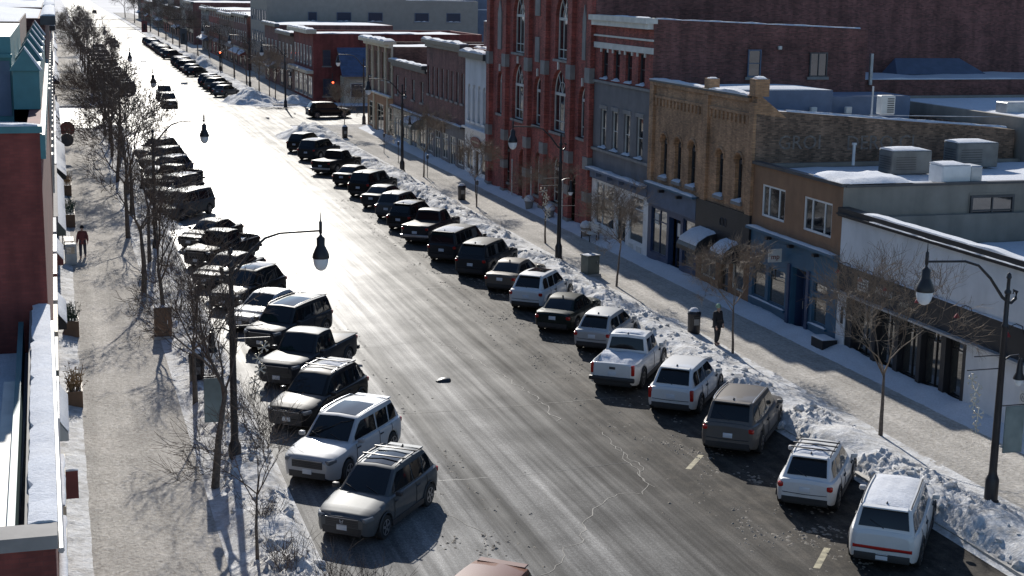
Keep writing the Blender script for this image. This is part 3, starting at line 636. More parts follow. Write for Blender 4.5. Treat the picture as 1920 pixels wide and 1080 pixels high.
right_car('suv', 'paint_white', 20.5, 65.1, 'white sport utility with a dark glass roof, eighth on the right', 'sunroof')
right_car('sedan', 'paint_taupe', 20.5, 69.4, 'taupe sedan beyond the white sport utility with the dark glass roof', 'fin')
right_car('bigsuv', 'paint_charcoal', 20.1, 73.5, 'tall charcoal sport utility just beyond the taupe sedan', 'fin')
right_car('minivan', 'paint_charcoal', 19.7, 78.0, 'charcoal minivan with frost on the back of its roof', 'snowpart fin')
right_car('pickup', 'paint_charcoal', 19.6, 84.0, 'dark pickup with a pale flat bed cover, parked on the right', 'tonneau paletop chrome', 36)
right_car('suv', 'paint_black', 19.7, 88.9, 'black sport utility with a bright snowy roof, beyond the dark pickup', 'snowpart fin')
right_car('suv', 'paint_grey', 19.9, 93.4, 'grey sport utility beside the ploughed bank, fourteenth on the right', 'fin')
right_car('sedan', 'paint_charcoal', 19.9, 98.3, 'charcoal sedan mostly hidden behind grey sport utility on the right', '')
right_car('bigsuv', 'paint_black', 20.1, 103.8, 'black sport utility with a clear plate, sixteenth on the right', 'fin')
right_car('sedan', 'paint_black', 20.0, 109.8, 'low black sedan before the large dark pickup on the right', '')
right_car('pickup', 'paint_black', 19.6, 116.8, 'large black pickup with a pale bed cover near the crossing', 'tonneau paletop chrome', 40)
right_car('bigsuv', 'paint_charcoal', 20.0, 126.5, 'last dark sport utility on the right before the snow heap', 'snowpart')
right_car('suv', 'paint_black', 20.0, 133.0, 'black car nosed into the snow heap at the crossing corner', '')
left_car('suv', 'paint_grey', 10.35, 41.1, 'grey sport utility with black roof bars, nose to the left kerb, nearest whole car there', 'rail bars fin emblem wiper sunroof bmir')
left_car('bigsuv', 'paint_pearl', 10.4, 46.2, 'pale silver sport utility with a wide dark grille on the left', 'rail srail sunroof wiper')
left_car('suv', 'paint_black', 10.4, 51.7, 'black sport utility with silver roof bars between the pale silver one and the pickup', 'rail srail bars snowpart')
left_car('pickup', 'paint_charcoal', 11.2, 57.9, 'dark pickup with a flat brown bed cover in the left row', 'tonneau paletop', 216)
left_car('boxsuv', 'paint_charcoal', 11.1, 63.0, 'square dark sport utility beyond the left-hand pickup', 'sunroof rail')
left_car('sedan', 'paint_silver', 10.6, 66.8, 'silver sedan squeezed between two dark cars on the left', '')
left_car('suv', 'paint_black', 10.3, 71.2, 'black sport utility with a pale sunroof, seventh on the left', 'sunroof snowpart')
left_car('sedan', 'paint_charcoal', 10.0, 76.6, 'charcoal sedan behind the tall left street lamp', '')
left_car('pickup', 'paint_black', 10.5, 82.6, 'black pickup with snow in its bed on the left', 'bedsnow', 217)
left_car('sedan', 'paint_black', 10.2, 87.9, 'low black car beyond the left-hand black pickup', '')
left_car('minivan', 'paint_grey', 9.7, 98.9, 'grey van standing alone before the gap in the left row', 'fin')
left_car('bigsuv', 'paint_charcoal', 9.7, 106.4, 'dark sport utility beyond the lone grey van', 'snowpart')
left_car('pickup', 'paint_black', 10.2, 112.6, 'dark pickup deep among the left-hand trees', 'bedsnow')
left_car('suv', 'paint_blue', 10.0, 118.6, 'dark blue sport utility far up the left row', 'snowpart')
left_car('suv', 'paint_black', 10.0, 125.2, 'black sport utility hidden by bare branches near the left crossing corner', '')
left_car('suv', 'paint_charcoal', 10.0, 132.0, 'charcoal car last in the left row before the crossing', 'snowpart')
left_car('bigsuv', 'paint_orange', 10.45, 31.3, 'rusty orange vehicle whose roof just shows at the bottom edge', '')
car('suv', 'paint_black', 12.8, 184.5, 180, 'first dark car driving towards the camera just past the crossing', '', 'cars driving on the street', 'moving_car')
car('bigsuv', 'paint_charcoal', 13.1, 196.5, 180, 'taller dark vehicle following the first car through the crossing', '', 'cars driving on the street', 'moving_car')
car('suv', 'paint_black', 12.6, 345, 180, 'small dark car far up the street, nearer of the middle pair', '', 'cars driving on the street', 'moving_car')
car('sedan', 'paint_charcoal', 12.2, 366, 180, 'small dark car far up the street, farther of the middle pair', '', 'cars driving on the street', 'moving_car')
car('suv', 'paint_black', 11.2, 560, 180, 'tiny dark car near the top of the street, lowest of three', '', 'cars driving on the street', 'moving_car')
car('suv', 'paint_black', 16.8, 680, 0, 'tiny dark car near the top of the street, rightmost of three', '', 'cars driving on the street', 'moving_car')
car('bigsuv', 'paint_black', 11.6, 760, 180, 'tiny dark vehicle highest up the white street', '', 'cars driving on the street', 'moving_car')
car('bigsuv', 'paint_black', 29.2, 168.0, 84, 'black sport utility side-on in the mouth of the side street', '', None, 'moving_car')
ORD = ['first', 'second', 'third', 'fourth', 'fifth', 'sixth', 'seventh', 'eighth', 'ninth', 'tenth', 'eleventh', 'twelfth', 'thirteenth', 'fourteenth', 'fifteenth', 'sixteenth']
rr = random.Random(5); kk = ['suv', 'bigsuv', 'sedan', 'minivan', 'hatch']; cc = ['paint_black', 'paint_charcoal', 'paint_grey', 'paint_blue', 'paint_charcoal', 'paint_taupe']
yy = 199.0
o3 = ORD+['seventeenth', 'eighteenth', 'nineteenth', 'twentieth', 'twenty-first', 'twenty-second', 'twenty-third', 'twenty-fourth', 'twenty-fifth', 'twenty-sixth']
for i in range(26):
    kd = kk[rr.randrange(5)]; cl = cc[rr.randrange(6)]
    right_car(kd, cl, 20.0, yy, 'dark car %s in the right-hand row beyond the crossing' % o3[i], 'snowpart' if i % 2 else '')
    yy += rr.uniform(4.4, 6.0) if i not in (4, 11) else 22
yy = 205.0
for i in range(14):
    kd = kk[rr.randrange(5)]; cl = cc[rr.randrange(6)]
    left_car(kd, cl, 10.1, yy, 'dark car %s in the left-hand row beyond the crossing' % ORD[i], 'snowpart' if i % 2 else '')
    yy += rr.uniform(4.8, 7) if i < 6 else rr.uniform(8, 16)
# ------------------------------------------------------------------ buildings
FX = 31.0
def arch_loop(u0, u1, v0, v1, n=10, pointed=0.0):
    """opening: straight sides up to v1, then an arch"""
    c = (u0+u1)/2; r = (u1-u0)/2; p = [(u0, v0), (u1, v0), (u1, v1)]
    for k in range(1, n): a = math.pi*k/n; p.append((c+r*math.cos(a), v1+r*math.sin(a)*(1+pointed)))
    return p+[(u0, v1)]
def rect_loop(u0, u1, v0, v1): return [(u0, v0), (u1, v0), (u1, v1), (u0, v1)]
class Plane3:
    """facade frame: u along the wall, v up, n outwards"""
    def __init__(s, o, u, n): s.o = Vector(o); s.u = Vector(u); s.n = Vector(n); s.w = Vector((0, 0, 1))
    def p(s, u, v, d=0.0): return s.o+s.u*u+s.w*v+s.n*d
def pierced(name, pl, u0, u1, v0, v1, loops, mat, parent, depth=.18, outline=None):
    bm = bmesh.new(); es = []
    def loop(pts):
        vs = [bm.verts.new(pl.p(*q)) for q in pts]
        for a, b in zip(vs, vs[1:]+vs[:1]): es.append(bm.edges.new((a, b)))
        return vs
    loop(outline or rect_loop(u0, u1, v0, v1)); inner = [loop(q) for q in loops]
    bmesh.ops.triangle_fill(bm, use_beauty=True, use_dissolve=False, edges=es, normal=pl.n)
    for vs in inner:
        bk = [bm.verts.new(q.co-pl.n*depth) for q in vs]
        for i in range(len(vs)): j = (i+1) % len(vs); bm.faces.new((vs[i], vs[j], bk[j], bk[i]))
    me = bpy.data.meshes.new(name); bm.to_mesh(me); bm.free(); finish(me, mat, 0); return link(name, me, parent)
def pbox(mb, pl, u0, u1, v0, v1, d0, d1, mi=0):
    v = [pl.p(u, vv, d) for d in (d0, d1) for u, vv in ((u0, v0), (u1, v0), (u1, v1), (u0, v1))]
    return mb.add(v, [(0, 1, 2, 3), (7, 6, 5, 4), (0, 4, 5, 1), (1, 5, 6, 2), (2, 6, 7, 3), (3, 7, 4, 0)], mi)
def trim(name, pl, u0, u1, v0, v1, d0, d1, mat, parent): mb = MB(); pbox(mb, pl, u0, u1, v0, v1, d0, d1); return mb.build(name, mat, parent)
def window(parent, pl, u0, u1, v0, v1, cols=1, rows=(), frame='white_paint', glass='window_glass', fw=.07, depth=.12, sill=None, snow=False, arch=None, lintel=None, name='window', fr2=None):
    """frame with bars (the part), a pane per light, a sill"""
    mb = MB(); d0, d1 = -depth-.02, -depth+.06
    pbox(mb, pl, u0, u0+fw, v0, v1, d0, d1); pbox(mb, pl, u1-fw, u1, v0, v1, d0, d1); pbox(mb, pl, u0+fw, u1-fw, v0, v0+fw, d0, d1-.002)
    if not arch: pbox(mb, pl, u0+fw, u1-fw, v1-fw, v1, d0, d1-.002)
    us = [u0+fw+(u1-u0-2*fw)*k/cols for k in range(cols+1)] if isinstance(cols, int) else [u0+fw]+[u0+(u1-u0)*k for k in cols]+[u1-fw]
    vs = [v0+fw]+[v0+(v1-v0)*r for r in rows]+[v1-(0 if arch else fw)]
    bw = fw*.33
    for u in us[1:-1]: pbox(mb, pl, u-bw, u+bw, v0+fw, v1, d0, d1-.012)
    for v in vs[1:-1]: pbox(mb, pl, u0+fw, u1-fw, v-bw, v+bw, d0, d1-.016)
    if arch:
        c = (u0+u1)/2; r = (u1-u0)/2; pbox(mb, pl, u0+fw, u1-fw, v1-.09, v1+.09, d0, d1+.03)
        n = 10; pts = [pl.p(c+(r-fw/2)*math.cos(math.pi*k/n), v1+(r-fw/2)*math.sin(math.pi*k/n)*(1+arch), -depth+.02) for k in range(n+1)]
        mb.tube(pts, fw*.5, 4)
        for k in (3, 5, 7) if r > 1 else (5,): mb.tube([pl.p(c, v1, -depth+.02), pts[k]], fw*.28, 4)
        if r > 1:
            q = [pl.p(c+r*.5*math.cos(math.pi*k/8), v1+r*.5*math.sin(math.pi*k/8)*(1+arch), -depth+.02) for k in range(9)]; mb.tube(q, fw*.26, 4)
    o = mb.build(name, frame, parent)
    for a, b in zip(us[:-1], us[1:]):
        for c_, d_ in zip(vs[:-1], vs[1:]):
            q = MB(); j = random.uniform(-.004, .004); q.add([pl.p(a, c_, -depth+.004+j), pl.p(b, c_, -depth+.004-j), pl.p(b, d_, -depth+.004-j), pl.p(a, d_, -depth+.004+j)], [(0, 1, 2, 3)]); q.build('pane', glass, o)
    if arch:
        c = (u0+u1)/2; r = (u1-u0)/2; pts = [pl.p(c+r*math.cos(math.pi*k/12), v1+r*math.sin(math.pi*k/12)*(1+arch), -depth+.004) for k in range(13)]
        MB().add(pts, [tuple(range(13))]).build('pane', glass, o)
    if sill: q = MB(); pbox(q, pl, u0-.12, u1+.12, v0-.16, v0, -depth, .12); q.build('sill', sill, o)
    if lintel: q = MB(); pbox(q, pl, u0-.10, u1+.10, v1+.02, v1+.24, -.02, .05); q.build('lintel', lintel, o)
    if snow:
        nn = 7; q = MB(); v = []
        for k in range(nn):
            t = k/(nn-1); hh = .10*math.sin(math.pi*(.12+.76*t))*(1+.5*math.sin(k*2.3+u0)); v += [pl.p(u0-.1+(u1-u0+.2)*t, v0, .13), pl.p(u0-.1+(u1-u0+.2)*t, v0+hh, .06), pl.p(u0-.1+(u1-u0+.2)*t, v0+hh*1.3, -depth+.06)]
        q.add(v, [(3*k+a, 3*k+a+1, 3*k+a+4, 3*k+a+3) for k in range(nn-1) for a in (0, 1)]); q.build('sill_snow', 'snow', o, 60)
    return o
def snow_strip(name, parent, pl, u0, u1, v, d0, d1, h=.12, seed=0, step=.35, mat='snow'):
    n = max(3, int((u1-u0)/step)); vv = []; K = 5
    for k in range(n+1):
        u = u0+(u1-u0)*k/n; hh = h*(.75+.6*snoise(u*.6, seed, 3, 3))*(.45 if k in (0, n) else 1); hh = max(.015, hh)
        e = .03*snoise(u*1.7, seed+4, 2, 2)
        vv += [pl.p(u, v, d1+e), pl.p(u, v+hh*.75, d1-.02+e), pl.p(u, v+hh, d1*.65+d0*.35), pl.p(u, v+hh*.9, d0*.75+d1*.25), pl.p(u, v, d0)]
    mb = MB().add(vv, [(K*k+a, K*k+a+1, K*k+K+a+1, K*k+K+a) for k in range(n) for a in range(K-1)]+[tuple(range(K)), tuple(n*K+a for a in range(K))])
    return mb.build(name, mat, parent, 60)
def roof_snow(parent, x0, x1, y0, y1, z, h=.18, seed=0, step=.6, slope=0.0):
    nx = max(3, int((x1-x0)/step)); ny = max(3, int((y1-y0)/step)); v = []; f = []
    for j in range(ny+1):
        for i in range(nx+1):
            x = x0+(x1-x0)*i/nx; y = y0+(y1-y0)*j/ny; e = 0 if i in (0, nx) or j in (0, ny) else 1
            v.append((x, y, z+slope*(x-x0)+e*max(.02, h*(.8+.7*snoise(x*.28, y*.28, seed, 4)))))
    for j in range(ny):
        for i in range(nx): a = j*(nx+1)+i; f.append((a, a+1, a+nx+2, a+nx+1))
    return mk('roof_snow', v, f, 'snow', parent, 60)
def shell(rt, x0, x1, y0, y1, h, mat, side_mat=None, roof='roof_membrane', parapet=.5, back_drop=0.0, front=False, wt=.3):
    """side and rear walls, roof deck, parapets; street front at x0 is separate unless front"""
    sm = side_mat or mat; zb = h-back_drop; pr = parapet
    def wall(ya, yb):
        return MB().add([(x0+.001, ya, 0), (x1, ya, 0), (x1, ya, zb), (x0+.001, ya, h), (x0+.001, yb, 0), (x1, yb, 0), (x1, yb, zb), (x0+.001, yb, h)], [(0, 1, 2, 3), (7, 6, 5, 4), (0, 4, 5, 1), (1, 5, 6, 2), (2, 6, 7, 3), (3, 7, 4, 0)])
    wall(y0+.01, y0+wt).build('side_wall', sm, rt); wall(y1-wt, y1-.01).build('side_wall', sm, rt)
    box('rear_wall', x1-wt, x1-.004, y0+wt+.002, y1-wt-.002, 0, zb, sm, rt)
    MB().add([(x0+.02, y0+wt+.001, h-pr), (x1-wt, y0+wt+.001, zb-pr), (x1-wt, y1-wt-.001, zb-pr), (x0+.02, y1-wt-.001, h-pr)], [(0, 1, 2, 3)]).build('roof', roof, rt)
    if front: box('front_wall', x0, x0+wt, y0, y1, 0, h, mat, rt)
def rpl(y0): return Plane3((FX, y0, 0), (0, 1, 0), (-1, 0, 0))
def front_base(rt, y0, y1, h, back=.31, mat='black_paint'): box('interior', FX+.30, FX+.34, y0+.32, y1-.32, 0, h-.6, mat, rt)

# A: low white-panelled shop with a black cornice, nearest on the right
y0, y1, h = 22.0, 54.75, 6.2
rt = root('panelled_shop', (FX, (y0+y1)/2, 0), 'low shop with white upper panels, black cornice and dark glazed front, nearest on the right', 'building')
pl = rpl(y0); Wd = y1-y0
shell(rt, FX, FX+16, y0, y1, 5.75, 'taupe_stucco', parapet=1.25)
ops = [rect_loop(31.9, 32.6, .25, 2.55)]
bays = [(23.55, 24.65), (24.95, 26.3), (26.55, 27.9), (28.2, 29.6), (29.9, 31.5)]
ops = [rect_loop(a, b, .30 if i != 3 else .14, 2.62) for i, (a, b) in enumerate(bays)]
pierced('lower_wall', pl, 23.3, Wd-.75, 0, 2.72, ops, 'black_paint', rt, .35)
for i, (a, b) in enumerate(bays): window(rt, pl, a, b, .30 if i != 3 else .14, 2.62, 2 if b-a > 1.3 else 1, (.78,), 'black_paint', 'shop_glass', .06, .30, name='shop_window' if i != 3 else 'door')
trim('end_panel', pl, Wd-.745, Wd-.06, 0, 2.74, 0, .05, 'white_stucco', rt); trim('menu_board', pl, Wd-.62, Wd-.42, 1.35, 2.05, .052, .07, 'black_paint', rt)
trim('wall_panel', pl, 0, 23.298, 0, 2.74, -.02, .03, 'white_stucco', rt)
trim('sign_band', pl, 0, Wd, 2.74, 3.85, -.02, .10, 'black_paint', rt); trim('canopy_edge', pl, 0, Wd+.02, 2.66, 2.74, .03, .34, 'galvanised', rt)
trim('upper_panel', pl, 0, Wd, 3.85, 5.80, -.02, .02, 'white_stucco', rt)
trim('cornice', pl, -.05, Wd+.05, 5.82, 6.18, -.30, .22, 'black_paint', rt); trim('cornice_lip', pl, -.05, Wd+.05, 5.90, 5.96, .222, .30, 'black_paint', rt)
snow_strip('cornice_snow', rt, pl, 0, Wd-2.0, 6.18, -.32, .20, .10, 3, .4); snow_strip('lip_snow', rt, pl, .5, Wd-2.6, 5.96, .225, .30, .05, 8, .3); snow_strip('band_snow', rt, pl, .2, Wd-.3, 3.851, .02, .11, .05, 11, .3)
roof_snow(rt, FX+.35, FX+15.5, y0+.4, y1-.4, 4.51, .16, 2)
text_mesh('lettering', 'ACORN', .36, 'off_white', rt, pl.p(29.0, 3.30, .106), (0, -1, 0), (0, 0, 1)); text_mesh('lettering', 'MERC', .24, 'cream', rt, pl.p(27.5, 3.12, .106), (0, -1, 0), (0, 0, 1)); text_mesh('lettering', 'THE', .2, 'grey_stone', rt, pl.p(30.9, 3.50, .106), (0, -1, 0), (0, 0, 1))
tag_ = trim('notice', pl, Wd-2.55, Wd-1.75, 3.05, 3.55, .10, .125, 'off_white', rt)
for k in range(3): trim('notice_line', pl, Wd-2.48, Wd-1.82, 3.14+k*.13, 3.18+k*.13, .126, .13, 'dark_metal', rt)
for u in (31.6, 29.8, 27.9, 25.6, 23.0, 20.0):
    mb = MB(); mb.tube([pl.p(u, 3.7, .1), pl.p(u, 3.98, .18), pl.p(u, 4.08, .42), pl.p(u, 4.0, .66), pl.p(u, 3.82, .72)], .016, 5); o = mb.build('gooseneck_lamp', 'black_metal', rt, 40)
    q = pl.p(u, 3.70, .73); MB().lathe([(.02, .10), (.04, .08), (.10, -.02), (.11, -.05)], 10, q).build('lamp_shade', 'red_lamp', o, 40)
mb = MB()                                      # cycle route sign on the white wall
pbox(mb, pl, 19.62, 20.02, .95, 1.75, .032, .045); mb.build('route_sign', 'off_white', rt)
for vv in (1.53, 1.17):
    mb = MB(); c = pl.p(19.82, vv, .05); mb.tube([c+Vector((0, .13*math.cos(a), .13*math.sin(a))) for a in [2*math.pi*k/14 for k in range(15)]], .014, 4); mb.tube([c+Vector((0, -.05, -.06)), c+Vector((0, .02, .05)), c+Vector((0, .06, -.06))], .012, 4); mb.build('sign_symbol', 'grey_stone', rt)

# B: brown stucco over a blue shop front
y0, y1, h = 54.8, 63.2, 7.12
rt = root('blue_shop_house', (FX, (y0+y1)/2, 0), 'two-storey brown stucco house with three-light windows over a blue shop front', 'building')
pl = rpl(y0); Wd = y1-y0
shell(rt, FX, FX+16, y0, y1, h-.12, 'taupe_stucco', parapet=.18)
w2 = [(.85, 3.35), (5.15, 7.45)]
pierced('upper_wall', pl, 0, Wd, 4.12, h-.12, [rect_loop(a, b, 4.7, 6.18) for a, b in w2], 'brown_stucco', rt, .2)
for a, b in w2: window(rt, pl, a, b, 4.7, 6.18, (.28, .72), (), 'white_paint', 'window_glass', .09, .10)
trim('fascia', pl, -.02, Wd, 7.0, 7.14, -.25, .12, 'dark_metal', rt)
pierced('shop_wall', pl, 0, Wd, 0, 4.12, [rect_loop(.9, 2.15, .85, 2.0), rect_loop(.9, 2.15, 2.15, 2.62), rect_loop(2.75, 4.15, .14, 2.9), rect_loop(4.75, 6.4, .85, 2.5), rect_loop(6.7, 8.05, .85, 2.5)], 'blue_paint', rt, .25)
window(rt, pl, .9, 2.15, .85, 2.0, 1, (), 'blue_paint', 'shop_glass', .05, .12); window(rt, pl, .9, 2.15, 2.15, 2.62, 1, (), 'blue_paint', 'shop_glass', .05, .12)
window(rt, pl, 4.75, 6.4, .85, 2.5, 1, (), 'blue_paint', 'shop_glass', .05, .12); window(rt, pl, 6.7, 8.05, .85, 2.5, 1, (), 'blue_paint', 'shop_glass', .05, .12)
dr = window(rt, pl, 2.95, 4.05, .16, 2.55, 1, (.12,), 'navy_paint', 'shop_glass', .14, .62, name='door'); box('door_lobby', FX+.24, FX+.62, y0+2.70, y0+2.74, .1, 2.95, 'navy_paint', rt); box('door_lobby', FX+.24, FX+.62, y0+4.16, y0+4.2, .1, 2.95, 'navy_paint', rt); box('door_back', FX+.70, FX+.74, y0+2.7, y0+4.2, .1, 2.95, 'black_paint', rt)
MB().tube([pl.p(3.9, 1.0, -.50), pl.p(3.9, 1.35, -.50)], .02, 5).build('handle', 'steel', dr)
for a, b in ((.75, 2.3), (4.6, 8.2)): trim('ledge', pl, a, b, .68, .78, 0, .12, 'blue_paint', rt); snow_strip('ledge_snow', rt, pl, a+.05, b-.05, .78, 0, .12, .07, int(a*3), .2)
trim('shop_cornice', pl, -.02, Wd, 4.0, 4.12, 0, .32, 'blue_paint', rt); snow_strip('cornice_snow', rt, pl, .1, Wd-.1, 4.12, .005, .33, .11, 5, .3)
for u in (1.7, 4.0, 6.2): trim('flood_lamp', pl, u-.12, u+.12, 3.78, 3.9, .1, .34, 'black_metal', rt)
for u in (2.55, 4.35): trim('pilaster', pl, u-.12, u+.12, .1, 2.98, .002, .08, 'navy_paint', rt)
s = trim('hanging_sign', pl, 5.0, 5.06, 2.95, 3.55, .1, .75, 'off_white', rt); text_mesh('sign_lettering', 'mp', .34, 'maroon', rt, pl.p(4.985, 3.2, .42), (1, 0, 0), (0, 0, 1))
text_mesh('sign_lettering', 'LI', .3, 'off_white', rt, pl.p(7.3, 3.3, .01), (0, -1, 0), (0, 0, 1))
sp = Plane3((FX, y0, 0), (1, 0, 0), (0, -1, 0)); trim('side_coping', sp, .1, 15.9, 6.98, 7.08, -.25, .06, 'dark_metal', rt)
trim('window_surround', sp, 6.0, 8.25, 5.1, 6.6, .0, .02, 'taupe_stucco', rt); window(rt, sp, 6.05, 8.2, 5.2, 6.5, 2, (.5,), 'dark_metal', 'window_glass', .10, -.05, snow=True); trim('wall_vent', sp, 8.8, 9.15, 6.15, 6.5, .0, .05, 'off_white', rt)
roof_snow(rt, FX+.3, FX+15.6, y0+.32, y1-.32, h-.32, .13, 4)
v = []; f = []                                 # wind-packed slab of snow over the near corner
for j in range(9):
    for i in range(15):
        x = FX-.05+i*.24*(1+.08*j*0); y = y0-.02+j*.38; e = 0 if i in (0, 14) or j in (0, 8) else 1
        v.append((x, y, h-.0+e*(.16+.10*snoise(x*.8, y*.8, 5, 3))+.004))
for j in range(8):
    for i in range(14): a = j*15+i; f.append((a, a+1, a+16, a+15))
mk('snow_slab', v, f, 'snow', rt, 60)
def roof_unit(rt, x0, x1, y0, y1, z0, z1, mat='unit_grey', seed=0):
    o = bbox('roof_unit', x0, x1, y0, y1, z0, z1, mat, rt, .04, 1)
    mb = MB(); n = 6
    for k in range(n): z = z0+(z1-z0)*(.2+.6*k/n); mb.box(x0-.012, x0-.002, y0+.15, y1-.15, z, z+.04); mb.box(x0+.2, x0+(x1-x0)*.6, y0-.012, y0-.002, z, z+.04)
    mb.build('louvre', 'dark_metal', o)
    p2 = Plane3((x0, y0, 0), (0, 1, 0), (-1, 0, 0)); snow_strip('unit_snow', rt, p2, .02, y1-y0-.02, z1, -(x1-x0)+.03, .0, .14, seed, .25)
roof_unit(rt, 35.5, 37.5, 58.6, 59.8, 6.95, 8.0, 'unit_grey', 1); roof_unit(rt, 40.0, 42.2, 60.4, 61.6, 6.95, 8.1, 'unit_grey', 4)
bbox('roof_duct', 35.9, 37.3, 55.2, 56.3, 6.95, 7.75, 'white_paint', rt, .05, 1); bbox('roof_duct', 37.3, 37.9, 55.25, 56.25, 6.95, 7.7, 'galvanised', rt, .05, 1); snow_strip('duct_snow', rt, Plane3((35.9, 55.2, 0), (0, 1, 0), (-1, 0, 0)), 0, 1.1, 7.75, -1.4, .0, .1, 7, .2)
MB().lathe([(.07, 0), (.07, .95), (.11, .95), (.11, 1.05)], 10, (35.6, 62.2, 6.95)).build('vent_pipe', 'white_paint', rt, 40)

# C: yellow brick block with narrow arched windows
y0, y1, h = 63.2, 76.1, 10.1
rt = root('yellow_brick_block', (FX, (y0+y1)/2, 0), 'yellow brick block with five narrow arched windows above blue and black shop fronts', 'building')
pl = rpl(y0); Wd = y1-y0
shell(rt, FX, FX+14, y0, y1, h-.6, 'old_brick', parapet=.25, back_drop=1.1)
wins = [(1.25, 2.05), (3.4, 4.2), (6.75, 7.65), (8.6, 9.45), (10.5, 11.35)]
pierced('upper_wall', pl, 0, Wd, 4.55, h, [arch_loop(a, b, 4.98, 6.85, 8) for a, b in wins], 'yellow_brick', rt, .3)
for a, b in wins:
    window(rt, pl, a, b, 4.98, 6.85, 1, (.5,), 'dark_metal', 'window_glass', .06, .26, 'grey_stone', True, arch=.001)
    n = 10; c = (a+b)/2; r = (b-a)/2+.10; MB().tube([pl.p(c+r*math.cos(math.pi*k/n), 6.85+r*math.sin(math.pi*k/n), .02) for k in range(n+1)], .07, 5).build('arch_moulding', 'yellow_brick', rt)
for u0_, u1_ in ((0, .55), (5.2, 5.75), (12.35, 12.9)): trim('pier', pl, u0_, u1_, 4.55, h-.30, 0, .14, 'yellow_brick', rt)
trim('corner_pier', pl, -.02, .58, h, 10.9, -.58, .15, 'yellow_brick', rt); trim('chimney_stub', pl, 5.2, 5.8, h, 10.6, -.45, .10, 'yellow_brick', rt)
snow_strip('pier_snow', rt, pl, .0, .5, 10.9, -.55, .05, .13, 2, .25); snow_strip('pier_snow', rt, pl, 5.22, 5.6, 10.6, -.42, .06, .12, 3, .2)
for v0_, v1_, d in ((h-.95, h-.8, .08), (h-.28, h-.1, .14), (h-.1, h, .2)): trim('string_course', pl, .62, Wd, v0_, v1_, -.05 if v1_ == h else 0, d, 'yellow_brick' if v1_ != h else 'dark_metal', rt)
snow_strip('parapet_snow', rt, pl, .7, 5.05, h, -.3, .205, .20, 6); snow_strip('parapet_snow', rt, pl, 5.95, Wd-.0, h, -.3, .205, .16, 9)
mb = MB()
for k in range(26): pbox(mb, pl, .75+k*.47, .95+k*.47, h-1.35, h-.97, 0, .07)
stuff(mb.build('corbels', 'yellow_brick', rt))
# its shop fronts
trim('shop_fascia', pl, 6.3, Wd, 3.35, 4.45, -.02, .10, 'slate_board', rt); trim('shop_cornice', pl, 6.2, Wd+.02, 4.45, 4.55, -.02, .36, 'blue_paint', rt); snow_strip('cornice_snow', rt, pl, 6.3, Wd-.1, 4.55, .02, .36, .12, 13)
for u in (8.2, 10.6): trim('flood_lamp', pl, u-.12, u+.12, 4.2, 4.34, .1, .4, 'black_metal', rt)
ops = [rect_loop(6.5, 8.0, .7, 3.2), rect_loop(8.35, 9.9, .1, 3.0), rect_loop(10.2, 12.4, .7, 3.2)]
pierced('shop_wall', pl, 6.2, Wd, 0, 3.348, ops, 'navy_paint', rt, .3)
window(rt, pl, 6.5, 8.0, .7, 3.2, 1, (.72,), 'navy_paint', 'shop_glass', .07, .12); window(rt, pl, 10.2, 12.4, .7, 3.2, 2, (.72,), 'navy_paint', 'shop_glass', .07, .12); window(rt, pl, 8.35, 9.9, .1, 3.0, 2, (.8,), 'navy_paint', 'shop_glass', .09, .5, name='door')
trim('notice', pl, 8.5, 8.9, 2.1, 2.8, -.1, -.08, 'off_white', rt); trim('notice', pl, 11.5, 12.1, 2.3, 2.9, -.1, -.09, 'off_white', rt)
trim('shop_fascia', pl, 0, 6.2, 2.75, 4.55, -.02, .12, 'black_paint', rt)
ops = [rect_loop(.6, 1.9, .7, 2.6), rect_loop(2.3, 3.4, .1, 2.6), rect_loop(3.8, 5.6, .7, 2.6)]
pierced('shop_wall', pl, 0, 6.2, 0, 2.748, ops, 'brown_stucco', rt, .3)
window(rt, pl, .6, 1.9, .7, 2.6, 1, (), 'off_white', 'shop_glass', .07, .12); window(rt, pl, 3.8, 5.6, .7, 2.6, 2, (), 'off_white', 'shop_glass', .07, .12); window(rt, pl, 2.3, 3.4, .1, 2.6, 1, (.2,), 'wood_brown', 'shop_glass', .12, .2, name='door')
for u in (2.6, 3.0): 
    mb = MB(); c = pl.p(u+.1, 3.8, .14); mb.tube([c+Vector((0, .15*math.cos(2*math.pi*k/10), .2*math.sin(2*math.pi*k/10))) for k in range(11)], .02, 4); mb.build('shop_emblem', 'dark_metal', rt)
